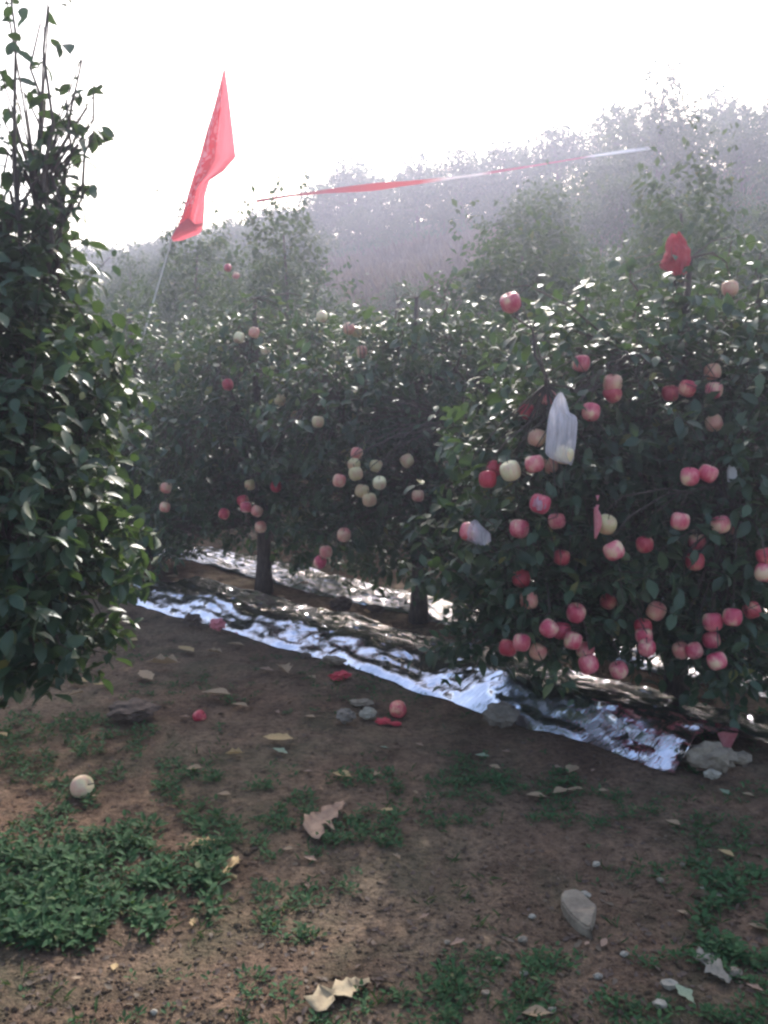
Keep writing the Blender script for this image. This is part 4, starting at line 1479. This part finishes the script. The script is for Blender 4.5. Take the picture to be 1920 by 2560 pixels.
def weeds():
    R = np.random.default_rng(5)
    P, D, Nn, S, T = [], [], [], [], []
    for (x0, x1, y0, y1, n, sc) in PATCH:
        cnt = 0
        while cnt < n:
            px, py = R.uniform(x0, x1), R.uniform(y0, y1)
            if (x0, y0) == (-40, 2040):
                if mnoise.noise((px * 0.012, py * 0.022, 7.7)) < -0.12 and R.random() < 0.75:
                    cnt += 0.5
                    continue
                # oblong patch with a ragged lower right boundary
                if py > 2375 - 0.30 * max(0, px - 120) + 60 * mnoise.noise((px * 0.012, 1.0, 2.0)) + R.normal() * 14 or py < 2130 - 0.05 * px + 90 * mnoise.noise((px * 0.01, 4.0, 2.0)) + R.normal() * 25:
                    cnt += 0.3
                    continue
            elif mnoise.noise((px * 0.008, py * 0.016, 3.3)) < -0.02:
                cnt += 0.4
                continue
            cnt += 1
            p = gnd(px, py)
            k = R.integers(5, 10)
            a0 = R.random() * 6.28
            hgt = R.uniform(0.004, 0.055) * sc
            for i in range(k):
                w = a0 + i * 2.4 + R.normal() * 0.2
                up = R.uniform(0.1, 0.9)
                d = np.array([math.cos(w), math.sin(w), up])
                P.append((p.x + math.cos(w) * 0.008, p.y + math.sin(w) * 0.008, p.z + hgt * i / k))
                D.append(d)
                Nn.append((-math.cos(w) * 0.5 + R.normal() * .2, -math.sin(w) * 0.5 + R.normal() * .2, 1.0))
                S.append(R.uniform(0.010, 0.044) * sc)
                T.append(np.clip(R.normal(0.45, 0.22), 0, 0.97))
    V, F = leaves_geo(np.array(P), np.array(D), np.array(Nn), np.array(S), (LEAF_MID_V, LEAF_MID_F))
    o = link('low_weeds', np_mesh('low_weeds', V, F, M['weed'], np.repeat(np.array(T), len(LEAF_MID_V)), smooth=True), kind='stuff')
    tag(o, 'low green weeds spreading over the trodden soil', 'weeds')
    # grass blades
    P, D, Nn, S, T = [], [], [], [], []
    for _ in range(900):
        px, py = R.uniform(-40, 1960), R.uniform(1700, 2590)
        if mnoise.noise((px * 0.006, py * 0.012, 8.3)) < 0.12:
            continue
        p = gnd(px, py)
        for i in range(R.integers(2, 6)):
            w = R.random() * 6.28
            P.append((p.x + R.normal() * 0.01, p.y + R.normal() * 0.01, p.z - 0.004))
            D.append((math.cos(w), math.sin(w), R.uniform(0.3, 1.4)))
            Nn.append((R.normal(), R.normal(), 1.0))
            S.append(R.uniform(0.02, 0.055))
            T.append(np.clip(R.normal(0.6, 0.3), 0, 1))
    blade = LEAF_LOW_V * np.array([0.16, 1, 1])
    V, F = leaves_geo(np.array(P), np.array(D), np.array(Nn), np.array(S), (blade, LEAF_LOW_F))
    o = link('grass', np_mesh('grass', V, F, M['weed'], np.repeat(np.array(T), 4)), kind='stuff')
    tag(o, 'thin short grass scattered over the path', 'grass')


weeds()


def crumbs():
    """soil crumbs and grit"""
    R = np.random.default_rng(9)
    ico = np.array([(0, 0, 1), (0.9, 0, 0.1), (0.28, 0.85, -0.1), (-0.73, 0.53, 0.15), (-0.73, -0.53, -0.1), (0.28, -0.85, 0.1), (0, 0, -0.7)])
    fc = np.array([(0, 1, 2), (0, 2, 3), (0, 3, 4), (0, 4, 5), (0, 5, 1), (6, 2, 1), (6, 3, 2), (6, 4, 3), (6, 5, 4), (6, 1, 5)])
    n = 9000
    V = []
    for i in range(n):
        py = 1560 + (2600 - 1560) * R.random() ** 0.8
        px = R.uniform(-60, 1980)
        p = gnd(px, py)
        s = float(np.exp(R.normal(-5.6, 0.5)))
        w = R.random() * 6.28
        rot = np.array([[math.cos(w), -math.sin(w), 0], [math.sin(w), math.cos(w), 0], [0, 0, 0.55]])
        V.append((ico * R.uniform(0.7, 1.3, ico.shape) * s) @ rot.T + np.array([p.x, p.y, p.z + s * 0.2]))
    F = (fc[None] + (np.arange(n) * 7)[:, None, None]).reshape(-1, 3)
    o = link('soil_crumbs', np_mesh('soil_crumbs', np.concatenate(V), F, M['soil']), kind='stuff')
    tag(o, 'loose crumbs of brown soil over the path', 'soil')


crumbs()


def leaf_litter():
    R = np.random.default_rng(19)
    P, D, Nn, S, T = [], [], [], [], []
    for _ in range(2200):
        px, py = R.uniform(-40, 1960), R.uniform(1500, 2590)
        p = gnd(px, py)
        w = R.random() * 6.28
        P.append((p.x, p.y, p.z + 0.004))
        D.append((math.cos(w), math.sin(w), R.normal() * 0.2))
        Nn.append((R.normal() * .3, R.normal() * .3, 1.0))
        S.append(R.uniform(0.012, 0.032))
        T.append(np.clip(R.normal(0.4, 0.25), 0, 0.8))
    V, F = leaves_geo(np.array(P), np.array(D), np.array(Nn), np.array(S), (LEAF_MID_V, LEAF_MID_F))
    o = link('leaf_litter', np_mesh('leaf_litter', V, F, M['dry_grass'], np.repeat(np.array(T), len(LEAF_MID_V))), kind='stuff')
    tag(o, 'small brown scraps of leaf litter on the soil', 'litter')


leaf_litter()


def hill_grass(name, mtl, n, hgt, pick, label, width=0.16):
    R = np.random.default_rng(n)
    P, D, Nn, S, T = [], [], [], [], []
    for i in range(n):
        q = pick(R)
        if q is None:
            continue
        x, y = q
        w = R.random() * 6.28
        P.append((x, y, H(x, y) - 0.03))
        D.append((math.cos(w) * 0.5, math.sin(w) * 0.5, 1.0))
        Nn.append((math.cos(w + 1.5), math.sin(w + 1.5), 0.3))
        S.append(R.uniform(*hgt) * (0.75 + 0.5 * mnoise.noise((x * 0.9, y * 0.9, 3.0))))
        T.append(np.clip(R.normal(0.40, 0.22) + 0.35 * mnoise.noise((x * 0.5, y * 0.5, 6.0)), 0, 1))
    blade = LEAF_LOW_V * np.array([width, 1, 1])
    V, F = leaves_geo(np.array(P), np.array(D), np.array(Nn), np.array(S), (blade, LEAF_LOW_F))
    o = link(name, np_mesh(name, V, F, mtl, np.repeat(np.array(T), 4)), kind='stuff')
    tag(o, label, 'grass')


def on_bank(R):
    px, t = R.uniform(640, 1340), R.uniform(16, 36)
    x = (px - 960) / FPX * t
    s = a_s(x, t)[1]
    return (x, t) if 9.5 < s < 18.2 else None


def on_slope(R):
    s = R.uniform(2.6, 25)
    x, y = row(R.uniform(-45, 10), s)
    px = 960 + FPX * x / max(y, 0.1)
    if not in_view(x, y) or (9.5 < s < 17 and 700 < px < 1340):
        return None
    return x, y


hill_grass('dry_grass', M['dry_grass'], 26000, (0.3, 0.75), on_bank, 'tall dry brown grass on the open bank of the hill')
hill_grass('slope_grass', M['weed'], 30000, (0.2, 0.6), on_slope, 'green undergrowth between the tree rows on the slope', 0.35)


# ------------------------------------------------------------------ flag and banner ribbon
def flag():
    DEP = 11.0
    tip, low = at(560, 160, DEP), at(430, 600, DEP)
    d = (low - tip).normalized()
    k = (tip.z - (-0.3)) / -d.z
    foot = tip + d * k
    hz = H(foot.x, foot.y)
    foot = tip + d * ((tip.z - hz + 0.25) / -d.z)
    root = empty('flag', (foot.x, foot.y, hz))
    tag(root, 'limp red flag on a leaning pale pole above the orchard', 'flag')
    mb = MB()
    pts = [foot.lerp(tip + Vector((0, 0, 0.03)), i / 10) - root.location for i in range(11)]
    mb.tube(pts, [0.017 - 0.010 * i / 10 for i in range(11)], 7)
    link('pole', mb.mesh('pole', M['bamboo']), root)
    left = [(560, 165), (547, 220), (534, 270), (517, 325), (500, 390), (486, 430), (474, 470), (463, 510), (453, 545), (444, 570)]
    right = [(562, 165), (570, 220), (576, 270), (583, 330), (590, 393), (560, 428), (524, 452), (513, 490), (511, 530), (509, 560)]
    cols, sub = 21, 4
    vs, uv = [], []
    rows_ = (len(left) - 1) * sub + 1
    for i in range(rows_):
        q = i / sub
        a = min(int(q), len(left) - 2)
        f = q - a
        l = (left[a][0] + (left[a + 1][0] - left[a][0]) * f, left[a][1] + (left[a + 1][1] - left[a][1]) * f)
        r = (right[a][0] + (right[a + 1][0] - right[a][0]) * f, right[a][1] + (right[a + 1][1] - right[a][1]) * f)
        v = i / (rows_ - 1)
        for j in range(cols):
            u_ = j / (cols - 1)
            px, py = l[0] + (r[0] - l[0]) * u_, l[1] + (r[1] - l[1]) * u_
            amp = 0.20 * math.sin(math.pi * min(1, v * 1.2 + 0.08))
            # the hoist panel turns away, then a sharp crease and the fly panel turns back
            crease = 0.45
            dep = DEP - 0.02 + amp * (abs(u_ - crease) * -1.6 + 0.35) + 0.03 * math.sin(u_ * 14 + v * 6) * v
            p = at(px, py, dep)
            vs.append(p - root.location)
            uv.append((u_, v, 0.0))
    fs = [(i * cols + j, i * cols + j + 1, (i + 1) * cols + j + 1, (i + 1) * cols + j) for i in range(rows_ - 1) for j in range(cols - 1)]
    mb = MB()
    mb.add(vs, fs)
    me = mb.mesh('cloth', M['cloth'])
    at_ = me.attributes.new('cloth_uv', 'FLOAT_VECTOR', 'POINT')
    at_.data.foreach_set('vector', [c for t in uv for c in t])
    cl = link('cloth', me, root)
    # unseen cloth layer added behind the hoist side to darken light coming through
    half = 10
    vs2 = [vs[i * cols + j] + Vector((0.004 * math.sin(i), 0.05 + 0.02 * math.sin(i * 0.4 + j), 0)) for i in range(3, rows_) for j in range(half)]
    fs2 = [(i * half + j, i * half + j + 1, (i + 1) * half + j + 1, (i + 1) * half + j) for i in range(rows_ - 4) for j in range(half - 1)]
    mb = MB()
    mb.add(vs2, fs2)
    me2 = mb.mesh('added_rear_layer', M['cloth'])
    a2 = me2.attributes.new('cloth_uv', 'FLOAT_VECTOR', 'POINT')
    a2.data.foreach_set('vector', [0.9, 0.95, 0.0] * len(vs2))
    link('added_rear_layer', me2, cl)
    # lower corner folded back over itself
    grid = []
    P0 = [(428, 594), (446, 562), (470, 545), (488, 560), (508, 556)]
    P1 = [(432, 603), (455, 601), (478, 592), (495, 586), (504, 578)]
    vs, uv = [], []
    for i in range(7):
        f = i / 6
        for j in range(5):
            px = P0[j][0] + (P1[j][0] - P0[j][0]) * f
            py = P0[j][1] + (P1[j][1] - P0[j][1]) * f
            vs.append(at(px, py, DEP - 0.20 - 0.08 * math.sin(math.pi * f) + 0.02 * j) - root.location)
            uv.append((0.9, 0.95, 0))
    fs = [(i * 5 + j, i * 5 + j + 1, (i + 1) * 5 + j + 1, (i + 1) * 5 + j) for i in range(6) for j in range(4)]
    mb = MB()
    mb.add(vs, fs)
    me = mb.mesh('folded_corner', M['cloth'])
    at_ = me.attributes.new('cloth_uv', 'FLOAT_VECTOR', 'POINT')
    at_.data.foreach_set('vector', [c for t in uv for c in t])
    link('folded_corner', me, cl)


flag()


def ribbon():
    pts = [(640, 503, 11.5), (720, 490, 12.2), (820, 478, 13.2), (930, 468, 14.2), (1050, 455, 15.4), (1190, 437, 17.0), (1330, 415, 18.8), (1480, 390, 20.8), (1640, 368, 23.4)]
    n = 160
    vs, uv, fs = [], [], []
    o0 = at(*pts[0])
    P = [at(*p) for p in pts]
    for i in range(n + 1):
        q = i / n * (len(P) - 1)
        a = min(int(q), len(P) - 2)
        c = P[a].lerp(P[a + 1], q - a)
        t = i / n
        w = 0.020 + 0.040 * math.exp(-((t - 0.42) / 0.16) ** 2) + 0.02 * sstep(0.84, 0.95, t)
        tw = 1.2 + 2.2 * math.sin(t * 9) * 0.5
        d = Vector((0.25 * math.cos(tw), -0.5 * math.cos(tw), math.sin(tw))).normalized()
        if abs(d.z) < 0.5:
            d.z = 0.5
        for j in range(3):
            vs.append(c + d * w * (j - 1) - o0)
            uv.append((t, j / 2, 0))
    for i in range(n):
        for j in range(2):
            fs.append((i * 3 + j, i * 3 + j + 1, i * 3 + j + 4, i * 3 + j + 3))
    mb = MB()
    mb.add(vs, fs)
    me = mb.mesh('banner_ribbon', M['ribbon'])
    at_ = me.attributes.new('cloth_uv', 'FLOAT_VECTOR', 'POINT')
    at_.data.foreach_set('vector', [c for t in uv for c in t])
    o = link('banner_ribbon', me, None, o0)
    tag(o, 'long twisted red and white banner ribbon strung over the hillside trees', 'banner')


ribbon()


# ------------------------------------------------------------------ haze
def haze():
    lo, hi = (-132, -42, -2.0), (132, 202, 14.0)
    vs = [(x, y, z) for z in (lo[2], hi[2]) for y in (lo[1], hi[1]) for x in (lo[0], hi[0])]
    fs = [(0, 2, 3, 1), (4, 5, 7, 6), (0, 1, 5, 4), (2, 6, 7, 3), (0, 4, 6, 2), (1, 3, 7, 5)]
    me = bpy.data.meshes.new('haze')
    me.from_pydata(vs, [], fs)
    m = bpy.data.materials.new('haze')
    m.use_nodes = True
    nt = m.node_tree
    nt.nodes.clear()
    out = nt.nodes.new('ShaderNodeOutputMaterial')
    v = nt.nodes.new('ShaderNodeVolumePrincipled')
    v.inputs['Color'].default_value = (0.74, 0.77, 1.0, 1)
    v.inputs['Density'].default_value = 0.0048
    v.inputs['Anisotropy'].default_value = 0.68
    nt.links.new(v.outputs[0], out.inputs['Volume'])
    me.materials.append(m)
    o = link('haze', me, kind='stuff')
    tag(o, 'pale lilac haze filling the air over the orchard', 'haze')


haze()
